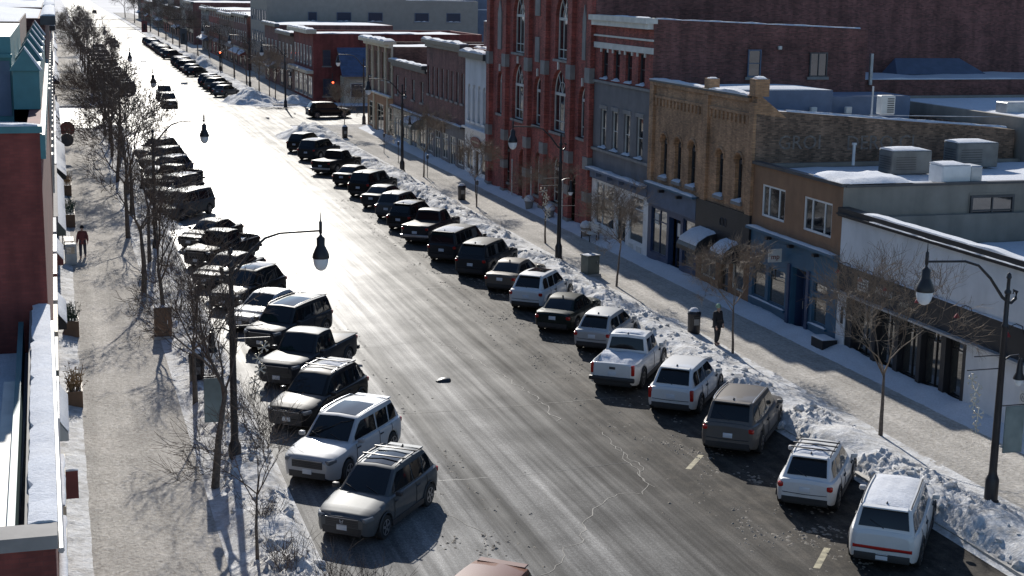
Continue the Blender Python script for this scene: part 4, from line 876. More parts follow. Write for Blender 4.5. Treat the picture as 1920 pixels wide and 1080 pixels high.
def awning(rt, pl, u0_, u1_, zt, zb, pr, mat='black_paint', snow=True, seed=0, round_=True):
    n = 7; v = []; f = []
    prof = [(0.02, zt), (pr*.45, zt-(zt-zb)*.16), (pr*.85, zt-(zt-zb)*.55), (pr, zb), (pr, zb-.22)] if round_ else [(0.02, zt), (pr*.5, (zt+zb)/2), (pr, zb), (pr, zb-.2)]
    for k in range(n+1):
        for d, z in prof: v.append(pl.p(lerp(u0_, u1_, k/n), z, d))
    K = len(prof)
    for k in range(n):
        for a in range(K-1): f.append((k*K+a, k*K+a+1, (k+1)*K+a+1, (k+1)*K+a))
    for k in (0, n): b = len(v); v.append(pl.p(lerp(u0_, u1_, k/n), zb-.22 if round_ else zb-.2, .02)); f.append(tuple(range(k*K, k*K+K))+(b,))
    o = mk('awning', v, f, mat, rt)
    if snow:
        v = []; f = []; m = 8
        for k in range(m+1):
            for a in range(4):
                d, z = prof[min(a, len(prof)-2)] if a < 3 else (lerp(prof[2][0], prof[-2][0], .5), lerp(prof[2][1], prof[-2][1], .5)); e = 0 if k in (0, m) or a == 3 else 1
                v.append(pl.p(lerp(u0_+.04, u1_-.06, k/m), z+.02+.09*e*(1+.5*snoise(k*.7, a, seed, 2)), d+.02))
        for k in range(m):
            for a in range(3): f.append((k*4+a, k*4+a+1, k*4+a+5, k*4+a+4))
        mk('awning_snow', v, f, 'snow', o, 60)
    return o
awning(rt, pl, 3.6, 5.9, 3.1, 2.3, 1.25, 'black_paint', True, 3); awning(rt, pl, 1.0, 2.7, 3.0, 2.3, .95, 'black_paint', True, 5)
# faded painted lettering and rear roofs on its side wall
sp = Plane3((FX, y0, 0), (1, 0, 0), (0, -1, 0))
text_mesh('faded_lettering', 'GROI', .95, 'ghost_paint', rt, sp.p(2.3, 7.92, -.004), (1, 0, 0), (0, 0, 1), .006); text_mesh('faded_lettering', 'DERO CI', .95, 'ghost_paint', rt, sp.p(6.6, 7.86, -.004), (1, 0, 0), (0, 0, 1), .006)
mk('stepped_gable', [sp.p(0, 9.3, .001), sp.p(1.55, 9.1, .001), sp.p(.3, 10.05, .001), sp.p(0, 10.3, .001), sp.p(0, 9.3, -.3), sp.p(1.55, 9.1, -.3), sp.p(.3, 10.05, -.3), sp.p(0, 10.3, -.3)], [(0, 1, 2, 3), (7, 6, 5, 4), (1, 5, 6, 2), (2, 6, 7, 3)], 'yellow_brick', rt)
mb = MB(); v = []
for k in range(25): t = k/24; v += [sp.p(1.5+12*t, lerp(9.4, 8.5, t)+.0, .05), sp.p(1.5+12*t, lerp(9.4, 8.5, t)+.09*(1+.6*snoise(k*.5, 2, 1, 2)), -.05), sp.p(1.5+12*t, lerp(9.4, 8.5, t)+.02, -.34)]
mk('coping_snow', v, [(3*k+a, 3*k+a+1, 3*k+a+4, 3*k+a+3) for k in range(24) for a in (0, 1)], 'snow', rt, 60)
roof_snow(rt, FX+.3, FX+13.6, y0+.35, y1-.35, h-.84, .08, 14, .7, -.085)
bbox('roof_shed', 31.9, 38.2, 69.2, 73.0, 8.3, 9.95, 'slate_board', rt, .03, 1); bbox('roof_shed', 38.2, 43, 69.6, 72.6, 8.0, 9.6, 'slate_board', rt, .03, 1)
snow_strip('shed_snow', rt, Plane3((31.9, 69.2, 0), (0, 1, 0), (-1, 0, 0)), 0, 3.8, 9.95, -6.2, 0, .16, 2, .5)
for x in (36.9, 38.9): bbox('vent_box', x, x+.35, 69.0, 69.22, 8.75, 9.1, 'off_white', rt, .03, 1)
bbox('condenser', 39.5, 40.3, 66.6, 67.1, 8.9, 9.85, 'off_white', rt, .04, 1); mb = MB()
for k in range(7): mb.box(39.85, 40.22, 66.58, 66.6, 9.0+k*.11, 9.05+k*.11)
mb.build('condenser_grille', 'dark_metal', rt); MB().tube([(39.1, 66.8, 8.6), (39.1, 66.8, 10.3)], .05, 6).build('vent_pipe', 'galvanised', rt)
MB().tube([(37.5, 64.3, 9.1), (45.3, 64.6, 8.9)], .02, 5).build('conduit', 'galvanised', rt)

# D: tall narrow block, red brick over grey over a white shop front
y0, y1, h = 76.1, 85.3, 13.3
rt = root('red_grey_block', (FX, (y0+y1)/2, 0), 'tall narrow block, red brick above a grey storey with a white ground-floor shop front', 'building')
pl = rpl(y0); Wd = y1-y0
shell(rt, FX, FX+13, y0, y1, h, 'dark_brick', parapet=.4, back_drop=.45)
uw = [1.15, 3.1, 5.05, 7.0]
pierced('brick_wall', pl, 0, Wd, 9.45, h, [rect_loop(u, u+1.0, 9.62, 11.35) for u in uw], 'red_brick', rt, .25)
for u in uw: window(rt, pl, u, u+1.0, 9.62, 11.35, 1, (.5,), 'dark_metal', 'window_glass', .06, .2, None, True)
pierced('render_wall', pl, 0, Wd, 4.1, 9.45, [rect_loop(u, u+1.0, 5.55, 7.85) for u in uw], 'grey_stucco', rt, .25)
for u in uw: window(rt, pl, u, u+1.0, 5.55, 7.85, 1, (.5,), 'off_white', 'window_glass', .07, .16, None, True, lintel='grey_stone')
trim('sill_band', pl, -.02, Wd+.02, 9.38, 9.52, 0, .14, 'grey_stone', rt); trim('sill_band', pl, -.02, Wd+.02, 5.32, 5.47, 0, .14, 'grey_stone', rt)
trim('lintel_band', pl, -.02, Wd+.02, 11.42, 11.75, 0, .10, 'off_white', rt); trim('string_course', pl, -.02, Wd+.02, 12.1, 12.2, 0, .12, 'off_white', rt)
for u in uw:
    for k in (0, 1): trim('corbel', pl, u-.14+k*1.12, u+.16+k*1.12-.14, 11.2, 11.42, 0, .08, 'off_white', rt)
trim('cornice', pl, .1, Wd-.1, 12.75, 13.05, 0, .34, 'off_white', rt); trim('cornice_top', pl, .0, Wd, 13.05, 13.35, -.2, .5, 'off_white', rt); snow_strip('cornice_snow', rt, pl, .2, 5.2, 13.35, .0, .48, .07, 4)
trim('shop_fascia', pl, 0, Wd, 3.62, 4.12, -.02, .16, 'slate_board', rt); trim('shop_cornice', pl, 0, Wd, 4.12, 4.24, 0, .5, 'slate_board', rt); snow_strip('cornice_snow', rt, pl, .05, Wd-.05, 4.24, .02, .5, .14, 6)
for u in (1.6, 3.5, 5.4, 7.3): trim('cornice_bracket', pl, u-.06, u+.06, 3.85, 4.12, .16, .48, 'slate_board', rt)
ops = [rect_loop(.7, 2.9, .75, 3.45), rect_loop(3.35, 4.9, .14, 3.3), rect_loop(5.3, 8.5, .85, 3.5)]
pierced('shop_wall', pl, .0, Wd, 0, 3.618, ops, 'white_paint', rt, .22)
window(rt, pl, .7, 2.9, .75, 3.45, 1, (.72,), 'white_paint', 'shop_glass', .1, .1); window(rt, pl, 5.3, 8.5, .85, 3.5, (.66,), (.66,), 'white_paint', 'shop_glass', .1, .1); window(rt, pl, 3.35, 4.9, .14, 2.55, 1, (.15,), 'dark_metal', 'shop_glass', .14, .2, name='door')
trim('door_head', pl, 3.35, 4.9, 2.55, 3.3, -.2, -.02, 'white_paint', rt); trim('number_board', pl, 3.75, 4.45, 2.72, 3.1, -.02, .0, 'white_paint', rt); text_mesh('house_number', '331', .38, 'dark_metal', rt, pl.p(4.1, 2.9, .003), (0, -1, 0), (0, 0, 1), .006)
for u in (1.2, 2.4, 5.8, 7.2, 8.2): trim('bulkhead_panel', pl, u-.35, u+.35, .28, .62, 0, .03, 'off_white', rt)
sp = Plane3((FX, y0, 0), (1, 0, 0), (0, -1, 0)); window(rt, sp, 9.4, 10.5, 10.2, 11.55, 2, (), 'dark_metal', 'window_glass', .07, -.04, 'grey_stone'); window(rt, sp, 5.6, 6.4, 10.2, 11.7, 1, (.5,), 'slate_board', 'window_glass', .07, -.04, 'grey_stone')
v = []
for k in range(25): t = k/24; v += [sp.p(.1+12.4*t, lerp(13.3, 12.87, t), .04), sp.p(.1+12.4*t, lerp(13.3, 12.87, t)+.07*(1+.6*snoise(k*.5, 7, 1, 2)), -.05), sp.p(.1+12.4*t, lerp(13.3, 12.87, t)+.02, -.3)]
mk('coping_snow', v, [(3*k+a, 3*k+a+1, 3*k+a+4, 3*k+a+3) for k in range(24) for a in (0, 1)], 'snow', rt, 60)
bbox('wall_light', 38.4, 38.6, 75.9, 76.1, 11.7, 11.9, 'off_white', rt, .03, 1)

# E: red gothic hall
y0, y1, h = 85.35, 108.35, 17.5
rt = root('gothic_hall', (FX, (y0+y1)/2, 0), 'tall red brick hall with arched tracery windows and pale stone blocks', 'building')
pl = rpl(y0); Wd = y1-y0
shell(rt, FX, FX+32, y0, y1, h, 'dark_brick', parapet=.5)
low = [(1.2, 2.8, 5.75, 8.05), (5.3, 8.15, 5.65, 8.1), (10.2, 12.0, 5.7, 8.0), (14.3, 17.0, 5.7, 8.1), (19.4, 20.8, 5.75, 8.05)]
hi = [(4.85, 7.6, 10.35, 12.9), (14.3, 17.0, 10.35, 12.9)]
door = [(13.5, 15.2, .2, 2.9), (3.0, 4.4, .2, 2.7)]; gw = [(6.2, 7.9, 1.0, 3.2), (17.4, 19.0, 1.0, 3.2), (9.8, 11.4, 1.0, 3.2)]
ops = [arch_loop(a, b, c, d, 10, .12) for a, b, c, d in low+hi]+[arch_loop(a, b, c, d, 8) for a, b, c, d in door+gw]
pierced('front_wall', pl, 0, Wd, 0, h, ops, 'red_brick', rt, .4)
for a, b, c, d in low: window(rt, pl, a, b, c, d, 3 if b-a > 2 else 2, (.28,), 'off_white', 'window_glass', .085, .3, 'grey_stone', arch=.12)
for a, b, c, d in hi: window(rt, pl, a, b, c, d, 3, (.24,), 'off_white', 'window_glass', .085, .3, 'grey_stone', arch=.12)
for a, b, c, d in gw: window(rt, pl, a, b, c, d, 2, (.3,), 'off_white', 'window_glass', .08, .3, 'grey_stone', arch=.001)
for a, b, c, d in door: window(rt, pl, a, b, c, d, 2, (.15,), 'wood_brown', 'shop_glass', .12, .34, arch=.001, name='door')
for u in (.45, 4.0, 9.2, 12.9, 18.3, 22.5):
    trim('pilaster', pl, u-.42, u+.42, 0, h, 0, .28, 'red_brick', rt)
    for v0_, v1_ in ((9.25, 10.15), (4.0, 4.75), (2.0, 2.6), (.0, .5)): trim('stone_block', pl, u-.45, u+.45, v0_, v1_, .0, .33, 'grey_stone', rt)
for a, b, v0_, v1_ in ((1.55, 2.15, 10.55, 13.0), (10.75, 11.75, 13.0, 16), (10.75, 11.65, 9.95, 11.6), (19.75, 20.65, 10.4, 13.0)):
    trim('stone_panel', pl, a, b, v0_, v1_, 0, .08, 'grey_stone', rt)
    if v1_ == 13.0: mk('panel_gable', [pl.p(a, 13.0, .08), pl.p(b, 13.0, .08), pl.p((a+b)/2, 13.9, .08), pl.p(a, 13.0, .0), pl.p(b, 13.0, .0), pl.p((a+b)/2, 13.9, 0)], [(0, 1, 2), (0, 3, 5, 2), (1, 4, 5, 2)], 'grey_stone', rt)
for a, b, c, d in low+hi: r = (b-a)/2; trim('keystone', pl, (a+b)/2-.09, (a+b)/2+.09, d+r*1.12, d+r*1.12+.5, 0, .1, 'off_white', rt)
for y in (101.2, 96.7, 90.0): MB().lathe([(.05, 0), (.045, 2.6), (.08, 2.6), (.05, 2.75)], 8, (30.72, y, .13)).build('downpipe', 'off_white', rt, 40)
roof_snow(rt, FX+.6, FX+31, y0+.6, y1-.6, h-.5, .15, 21, 1.6)
# rear wing of the hall, behind the lower roofs
rt = root('brick_rear_wing', (60, 100, 0), 'huge plain dark red brick rear wall rising behind the lower roofs', 'building'); shell(rt, 44.5, 90, 90, 130, 21, 'dark_brick', parapet=.4, front=True)
rt = root('rear_annexe', (58, 84, 0), 'lower dark brick annexe with a shaded snow roof and skylight behind the yellow block', 'building'); shell(rt, 45.0, 80, 78.0, 89.5, 9.9, 'dark_brick', parapet=.15, front=True); roof_snow(rt, 45.3, 79.5, 78.35, 89.2, 9.76, .12, 24, 1.2)
mk('skylight', [(50.5, 83.5, 9.85), (57.0, 83.5, 9.85), (57.0, 87.0, 9.85), (50.5, 87.0, 9.85), (51.5, 85.6, 10.9), (56.0, 85.6, 10.9)], [(0, 1, 5, 4), (1, 2, 5), (2, 3, 4, 5), (3, 0, 4)], 'slate_board', rt)
v = []
sp = Plane3((45, 78.0, 0), (1, 0, 0), (0, -1, 0)); snow_strip('coping_snow', rt, sp, 0, 34, 9.9, -.3, .06, .1, 3, .8); MB().tube([(45.4, 77.95, 9.6), (45.4, 77.95, 11.4)], .12, 8).build('vent_pipe', 'galvanised', rt, 40)
rt = root('taupe_rear_house', (52, 70, 0), 'low taupe rear building with snowy roof edge behind the rooftop condenser', 'building'); shell(rt, 45.2, 75, 62.5, 77.5, 9.0, 'taupe_stucco', parapet=.15, front=True); roof_snow(rt, 45.5, 74.5, 62.85, 77.2, 8.86, .12, 25, 1.2); snow_strip('coping_snow', rt, Plane3((45.2, 62.5, 0), (1, 0, 0), (0, -1, 0)), 0, 29, 9.0, -.3, .05, .1, 5, .7)
for x in (47.0, 49.2): MB().tube([(x, 63.2, 8.9), (x, 63.2, 9.75)], .1, 8).build('vent_pipe', 'galvanised', rt, 40)
bbox('roof_unit', 46.4, 49.6, 66, 67, 8.9, 9.5, 'galvanised', rt, .04, 1)

# F: narrow white house
y0, y1, h = 108.4, 115.25, 9.4
rt = root('narrow_white_house', (FX, (y0+y1)/2, 0), 'narrow white-painted house with slim arched windows beside the red hall', 'building')
pl = rpl(y0); Wd = y1-y0
shell(rt, FX, FX+16, y0, y1, h-.3, 'brown_brick', parapet=.3)
ws = [.9, 2.4, 3.9, 5.3]
pierced('upper_wall', pl, 0, Wd, 4.0, h, [arch_loop(u, u+.72, 4.5, 7.0, 8) for u in ws], 'white_stucco', rt, .25)
for u in ws: window(rt, pl, u, u+.72, 4.5, 7.0, 1, (.5,), 'white_paint', 'window_glass', .06, .2, 'white_paint', arch=.001)
trim('cornice', pl, -.1, Wd+.1, h, h+.45, -.3, .55, 'dark_metal', rt); snow_strip('cornice_snow', rt, pl, 0, Wd, h+.45, -.3, .55, .28, 6, .25); snow_strip('parapet_snow', rt, Plane3((FX+.9, y0, 0), (0, 1, 0), (-1, 0, 0)), 0, Wd, h+.7, -.3, .2, .2, 7, .3); box('parapet_block', FX+.5, FX+1.4, y0+.1, y1-.1, h, h+.7, 'brown_brick', rt)
ops = [rect_loop(.5, 2.2, .6, 2.3), rect_loop(2.7, 3.9, .14, 2.3), rect_loop(4.4, 6.3, .6, 2.3)]
pierced('shop_wall', pl, 0, Wd, 0, 4.0, ops, 'white_paint', rt, .2); trim('shop_cornice', pl, -.02, Wd, 3.85, 4.0, 0, .3, 'white_paint', rt); snow_strip('cornice_snow', rt, pl, .1, Wd-.1, 4.0, .01, .3, .08, 9)
window(rt, pl, .5, 2.2, .6, 2.3, 1, (), 'white_paint', 'shop_glass', .07, .1); window(rt, pl, 4.4, 6.3, .6, 2.3, 2, (), 'white_paint', 'shop_glass', .07, .1); window(rt, pl, 2.7, 3.9, .14, 2.3, 1, (.15,), 'wood_brown', 'shop_glass', .12, .2, name='door')
mb = MB(); c = pl.p(3.4, 2.95, .03); pts = [c+Vector((0, 1.5*math.cos(2*math.pi*k/20), .42*math.sin(2*math.pi*k/20))) for k in range(20)]; mb.add(pts+[p+Vector((-.06, 0, 0)) for p in pts], [tuple(range(20, 40))]+[(k, (k+1) % 20, 20+(k+1) % 20, 20+k) for k in range(20)]); mb.build('oval_sign', 'maroon', rt); trim('sign_rule', pl, 2.5, 4.3, 2.9, 3.02, .092, .1, 'cream', rt)

# G, H, I: brick blocks to the corner
def brick_block(name, label, y0, y1, h, mat, n, zs, sh, corn='dark_metal', fr='off_white', shop='grey_stucco', zshop=3.8, seed=1, wf=.45, cw=.35, snowh=.2, awn=None):
    rt = root(name, (FX, (y0+y1)/2, 0), label, 'building'); pl = rpl(y0); Wd = y1-y0
    shell(rt, FX, FX+18, y0, y1, h-.2, mat, parapet=.3)
    st = Wd/n; ww = st*wf; ls = []
    for z0_, z1_ in zs: ls += [(st*(k+.5)-ww/2, st*(k+.5)+ww/2, z0_, z1_) for k in range(n)]
    pierced('upper_wall', pl, 0, Wd, zshop, h, [rect_loop(*q) for q in ls], mat, rt, .22)
    for q in ls: window(rt, pl, *q, 1, (.5,), fr, 'window_glass', .07, .18, 'grey_stone')
    trim('cornice', pl, -.1, Wd+.1, h, h+.3, -.3, cw+.15, corn, rt); trim('cornice_bed', pl, 0, Wd, h-.35, h, 0, cw*.55, corn, rt); snow_strip('cornice_snow', rt, pl, -.05, Wd+.05, h+.3, -.3, cw+.13, snowh, seed, .4)
    trim('shop_cornice', pl, -.02, Wd, zshop-.15, zshop, 0, .4, corn, rt); snow_strip('ledge_snow', rt, pl, .1, Wd-.1, zshop, .01, .4, .1, seed+3)
    m = sh; bw = Wd/m; ops = [(bw*k+.35, bw*k+bw-.35, .6 if k % 2 == 0 else .14, zshop-1.1) for k in range(m)]
    pierced('shop_wall', pl, 0, Wd, 0, zshop, [rect_loop(*q) for q in ops], shop, rt, .2)
    for k, q in enumerate(ops): window(rt, pl, *q, 2 if q[1]-q[0] > 1.6 else 1, (.75,), fr, 'shop_glass', .08, .12, name='shop_window' if k % 2 == 0 else 'door')
    roof_snow(rt, FX+.4, FX+17.5, y0+.4, y1-.4, h-.5, .14, seed+5, 1.2)
    return rt, pl, Wd
rt, pl, Wd = brick_block('brick_row_house', 'brown-red brick shop house with a snow-laden cornice, next beyond the narrow white house', 115.3, 128.25, 10.0, 'dark_brick', 8, [(5.6, 8.0)], 5, seed=3, shop='grey_stucco', wf=.42)
trim('sign_board', pl, 6.3, 12.3, 2.75, 3.45, 0, .1, 'wood_brown', rt); MB().lathe([(.06, 0), (.06, .4)], 8, (30.5, 121, 2.9)).build('sign_bracket', 'black_metal', rt)
bbox('chimney', 33, 34.2, 115.8, 117.2, 10, 12.1, 'dark_brick', rt, .04, 1); snow_strip('chimney_snow', rt, Plane3((33, 115.8, 0), (0, 1, 0), (-1, 0, 0)), 0, 1.4, 12.1, -1.2, 0, .15, 3, .2)
rt, pl, Wd = brick_block('low_brick_shop', 'low dark red brick shop with a sloping snowy coping, beside the corner house', 128.3, 141.9, 7.6, 'dark_brick', 4, [(4.6, 6.4)], 4, seed=8, shop='cream', zshop=3.5, wf=.3, snowh=.14)
awning(rt, pl, 1.0, 5.5, 3.2, 2.5, 1.2, 'grey_green', True, 9)
rt, pl, Wd = brick_block('corner_brick_house', 'corner brick house with cream pilasters and broad cream cornice at the crossing', 142.0, 154.5, 9.2, 'brown_brick', 4, [(5.6, 8.3)], 3, corn='cream', fr='cream', shop='brown_stucco', zshop=4.2, seed=12, wf=.34, cw=.8, snowh=.28)
for k in range(5): trim('pilaster', pl, max(0, k*Wd/4-.18), min(Wd, k*Wd/4+.18), 4.2, 8.85, .0, .16, 'cream', rt)
for u in (2.2, 8.8): trim('pilaster', pl, u, u+.35, .1, 4.0, .003, .12, 'cream', rt)

# beyond the crossing, right side
rt = root('corner_tavern', (FX, 196, 0), 'red brick corner building with a blue lean-to roof across the side street', 'building')
shell(rt, FX, FX+22, 189.0, 205.0, 8.6, 'red_painted', parapet=.3, front=True); roof_snow(rt, FX+.4, FX+21.5, 189.4, 204.6, 8.3, .15, 31, 1.5)
sp = Plane3((FX, 189.0, 0), (1, 0, 0), (0, -1, 0)); snow_strip('coping_snow', rt, sp, 0, 13, 8.6, -.3, .05, .12, 3, .6)
mk('blue_roof', [(34.0, 185.4, 3.6), (47, 185.4, 3.6), (47, 188.95, 6.9), (34.0, 188.95, 6.9), (34.0, 185.4, 3.45), (47, 185.4, 3.45), (47, 188.95, 6.7), (34.0, 188.95, 6.7)], [(0, 1, 2, 3), (4, 5, 6, 7), (0, 4, 5, 1), (0, 3, 7, 4)], 'blue_roof', rt)
mb = MB()
for k in range(17): z = 3.6+3.3*k/17; y = 185.4+3.55*k/17; mb.box(34, 47, y-.03, y+.03, z+.02, z+.06)
mb.build('roof_batten', 'slate_board', rt)
box('porch_wall', 34.4, 47, 186.2, 188.9, 0, 3.4, 'cream', rt)
for k in range(4): window(rt, Plane3((34.4, 186.2, 0), (1, 0, 0), (0, -1, 0)), .8+k*2.2, 2.4+k*2.2, .8, 2.6, 1, (.6,), 'off_white', 'dull_glass', .08, -.03)
for a, b, c_, d_ in ((1.2, 2.2, 4.6, 6.6), (1.2, 2.4, .8, 3.0)): window(rt, sp, a, b, c_, d_, 1, (.5,), 'dark_metal', 'dull_glass', .07, -.03, 'grey_stone')
pl = rpl(189.0)
for k in range(6): window(rt, pl, 1.2+k*2.5, 2.3+k*2.5, 4.6, 7.0, 1, (.5,), 'off_white', 'window_glass', .08, -.04, 'grey_stone')
trim('cornice', pl, -.3, 16.2, 8.6, 9.1, -.4, .9, 'cream', rt); snow_strip('cornice_snow', rt, pl, -.2, 16, 9.1, -.4, .85, .3, 5, .6); trim('shop_cornice', pl, 0, 16, 3.6, 4.0, 0, .9, 'cream', rt); snow_strip('ledge_snow', rt, pl, .2, 15.8, 4.0, 0, .85, .12, 6, .5)
for k in range(4): window(rt, pl, .8+k*3.8, 3.6+k*3.8, .5, 3.2, 2, (.75,), 'off_white', 'shop_glass', .1, -.04, name='shop_window')
rt = root('beige_apartment_block', (48, 245, 0), 'long plain beige block with a row of small wide windows high behind the corner', 'building')
shell(rt, 31.4, 65.2, 235, 255, 12.3, 'beige_render', parapet=.4, front=True)
sp = Plane3((31.4, 235, 0), (1, 0, 0), (0, -1, 0))
for u in (6.4, 10.9, 15.9, 23.4, 28.6): window(rt, sp, u, u+(1.4 if u < 7 else 2.3), 9.0, 10.4, 1, (), 'slate_board', 'dull_glass', .08, -.03, 'grey_stone', snow=True)
for r_ in range(3):
    for k in range(6): window(rt, Plane3((31.4, 235, 0), (0, 1, 0), (-1, 0, 0)), .8+k*3.2, 2.2+k*3.2, 2.0+3.4*r_, 3.8+3.4*r_, 1, (), 'slate_board', 'window_glass', .08, -.03)
snow_strip('coping_snow', rt, sp, 22, 33, 12.3, -.3, .05, .12, 3, .8)
rt = root('beige_upper_block', (74, 246, 0), 'darker stepped block right of the beige wall, behind the red hall', 'building'); shell(rt, 65.4, 84, 237, 256, 13.2, 'slate_board', parapet=.3, front=True); snow_strip('coping_snow', rt, Plane3((65.4, 237, 0), (1, 0, 0), (0, -1, 0)), 0, 17, 10.9, -.3, .05, .2, 4, .8)

def far_block(name, label, x0, x1, y0, y1, h, mat, side, gable=False, seed=0, rows=2):
    rt = root(name, ((x0+x1)/2, (y0+y1)/2, 0), label, 'building')
    fx = x0 if side > 0 else x1; pl = Plane3((fx, y0, 0), (0, 1, 0), (-1 if side > 0 else 1, 0, 0)); Wd = y1-y0
    box('wall', x0, x1, y0, y1, 0, h, mat, rt)
    if gable:
        xm = (x0+x1)/2; mk('gable_roof', [(x0-.3, y0-.3, h), (xm, y0-.3, h+2.4), (x1+.3, y0-.3, h), (x0-.3, y1+.3, h), (xm, y1+.3, h+2.4), (x1+.3, y1+.3, h)], [(0, 1, 4, 3), (1, 2, 5, 4), (0, 2, 1), (3, 4, 5)], 'snow', rt)
    else: roof_snow(rt, x0+.3, x1-.3, y0+.3, y1-.3, h+.01, .2, seed, 2.0)
    trim('cornice', pl, -.1, Wd+.1, h-.3, h+.12, -.2, .5, 'dark_metal', rt); snow_strip('cornice_snow', rt, pl, 0, Wd, h+.12, -.2, .5, .22, seed, .8)
    n = max(2, int(Wd/3.2))
    for r_ in range(rows):
        for k in range(n): u = Wd*(k+.5)/n; window(rt, pl, u-.55, u+.55, 4.6+3.2*r_, 6.5+3.2*r_, 1, (), 'off_white', 'window_glass', .1, -.05)
    trim('shop_band', pl, .2, Wd-.2, 2.9, 3.6, 0, .2, ['cream', 'grey_stucco', 'slate_board', 'maroon'][seed % 4], rt)
    for k in range(max(1, n//2)): u = Wd*(k+.5)/max(1, n//2); window(rt, pl, u-1.3, u+1.3, .5, 2.8, 2, (), 'dark_metal', 'shop_glass', .1, -.05, name='shop_window')
    if side < 0 or seed % 3 == 0: awning(rt, pl, 1, Wd-1, 3.4, 2.7, (.55 if seed % 2 else .75) if side < 0 else 1.3, ['maroon', 'grey_green', 'black_paint', 'slate_board'][seed % 4], True, seed, False)
    return rt
rr = random.Random(11); yy = 256.5; mats = ['dark_brick', 'brown_brick', 'red_brick', 'grey_stucco', 'dark_brick', 'beige_render']
for i in range(16):
    d = rr.uniform(15, 26); hh = rr.uniform(7.5, 10.5) if i not in (5, 7) else 10.5
    if i == 4: yy += 20
    far_block('far_shop', '%s shop building up the right side beyond the beige block' % ORD[i], 31, 49, yy, yy+d-.1, hh, mats[i % 6], 1, i in (5, 8), i, 2 if hh > 8.5 else 1); yy += d
far_block('far_shop', 'dark brick shop in front of the beige block, beside the red corner building', 31, 48, 205.1, 219.8, 8.0, 'brown_brick', 1, False, 41, 1)
far_block('far_shop', 'dark red brick shop between the brown shop and the beige block', 31, 48, 220, 234.6, 8.8, 'dark_brick', 1, False, 45, 1)
# ------------------------------------------------------------------ left side
LX = -.42
def lpl(y0, x=LX): return Plane3((x, y0, 0), (0, 1, 0), (1, 0, 0))
rt = root('near_red_shop', (LX, 30, 0), 'red shop with a deep snow-covered parapet directly below the camera at the left', 'building')
xa, xb = -.30, -.44                       # the front runs very slightly out of line with the street
box('south_wall', -9, xa-.02, 21.95, 22.3, 0, 6.72, 'red_painted', rt); box('south_coping', -9, xa+.02, 21.85, 22.42, 6.74, 6.95, 'grey_stone', rt)
def skew(name, a0, a1, y0, y1, z0, z1, mat):     # a0, a1 measured inwards from the front line
    d = (xb-xa)/(38.5-22); X = lambda y, a: xa+d*(y-22)-a
    return mk(name, [(X(y0, a1), y0, z0), (X(y0, a0), y0, z0), (X(y1, a0), y1, z0), (X(y1, a1), y1, z0), (X(y0, a1), y0, z1), (X(y0, a0), y0, z1), (X(y1, a0), y1, z1), (X(y1, a1), y1, z1)], [(0, 3, 2, 1), (4, 5, 6, 7), (0, 1, 5, 4), (1, 2, 6, 5), (2, 3, 7, 6), (3, 0, 4, 7)], mat, rt)
skew('front_wall', .02, .3, 22.3, 38.5, 0, 6.6, 'red_painted'); skew('parapet_cap', -.03, .46, 22.42, 38.5, 6.6, 6.8, 'grey_stone')
v = []; f = []; n = 60; K = 6
for k in range(n+1):
    y = 22.45+(38.4-22.45)*k/n; x0_ = xa+(xb-xa)*(y-22)/16.5; w_ = .40+.04*snoise(y*.9, 3, 0, 3)-(.07 if k % 13 == 7 else 0); hh = .17+.05*snoise(y*.5, 8, 0, 3)
    v += [(x0_+.02, y, 6.8), (x0_+.03, y, 6.8+hh*.8), (x0_-.06, y, 6.8+hh), (x0_-w_*.6, y, 6.8+hh*1.02), (x0_-w_, y, 6.8+hh*.8), (x0_-w_+.02, y, 6.8)]
f = [(K*k+a, K*k+a+1, K*k+K+a+1, K*k+K+a) for k in range(n) for a in range(K-1)]+[tuple(range(K)), tuple(n*K+a for a in range(K))]
mk('parapet_snow', v, f, 'snow', rt, 60)
skew('roof_curb', .62, .74, 22.42, 38.4, 5.6, 6.55, 'teal_paint'); roof_snow(rt, -8.8, -.95, 22.4, 38.4, 5.75, .12, 61, .5); skew('roof_ledge', .74, 1.0, 22.42, 33.5, 5.6, 6.3, 'off_white')
box('roof', -9, -.7, 22.3, 38.5, 5.6, 5.72, 'roof_membrane', rt); box('inner_wall', -9, -2.2, 33.8, 34.1, 5.72, 6.5, 'grey_stucco', rt)
MB().tube([(xa+.06, 22.4, 6.5), (xb+.06, 38.4, 6.5)], .05, 6).build('gutter', 'galvanised', rt, 40)
pl = lpl(22.3, -.37)
for u in (2.0, 6.5, 11.0): trim('shop_window', pl, u, u+3.2, .5, 2.7, .0, .06, 'shop_glass', rt); trim('fascia_board', pl, u-.3, u+3.6, 3.0, 3.5, .0, .16, 'cream', rt); snow_strip('fascia_snow', rt, pl, u-.25, u+3.55, 3.5, 0, .16, .08, int(u))
for u, m_ in ((13.8, 'maroon'),): trim('projecting_sign', pl, u, u+.1, 2.6, 3.3, .1, .45, m_, rt); snow_strip('sign_snow', rt, pl, u, u+.1, 3.3, .1, .45, .09, 3, .05)
rt = root('red_brick_tall_shop', (LX, 56, 0), 'tall red brick shop with a teal gabled parapet on the left', 'building')
box('wall', -12, -.46, 39.0, 75, 0, 10.8, 'red_painted', rt); box('south_wall', -12, -.462, 38.6, 38.998, 0, 11.25, 'red_painted', rt); box('front_parapet', -.8, -.463, 39.0, 75, 10.802, 11.25, 'red_painted', rt); box('coping', -12, -.40, 38.5, 39.0, 11.25, 11.42, 'teal_paint', rt); snow_strip('coping_snow', rt, Plane3((-12, 38.5, 0), (1, 0, 0), (0, -1, 0)), 6, 11.5, 11.42, -.5, 0, .07, 2, .3)
roof_snow(rt, -11.8, -.82, 39.05, 46.3, 10.81, .10, 71, .6)
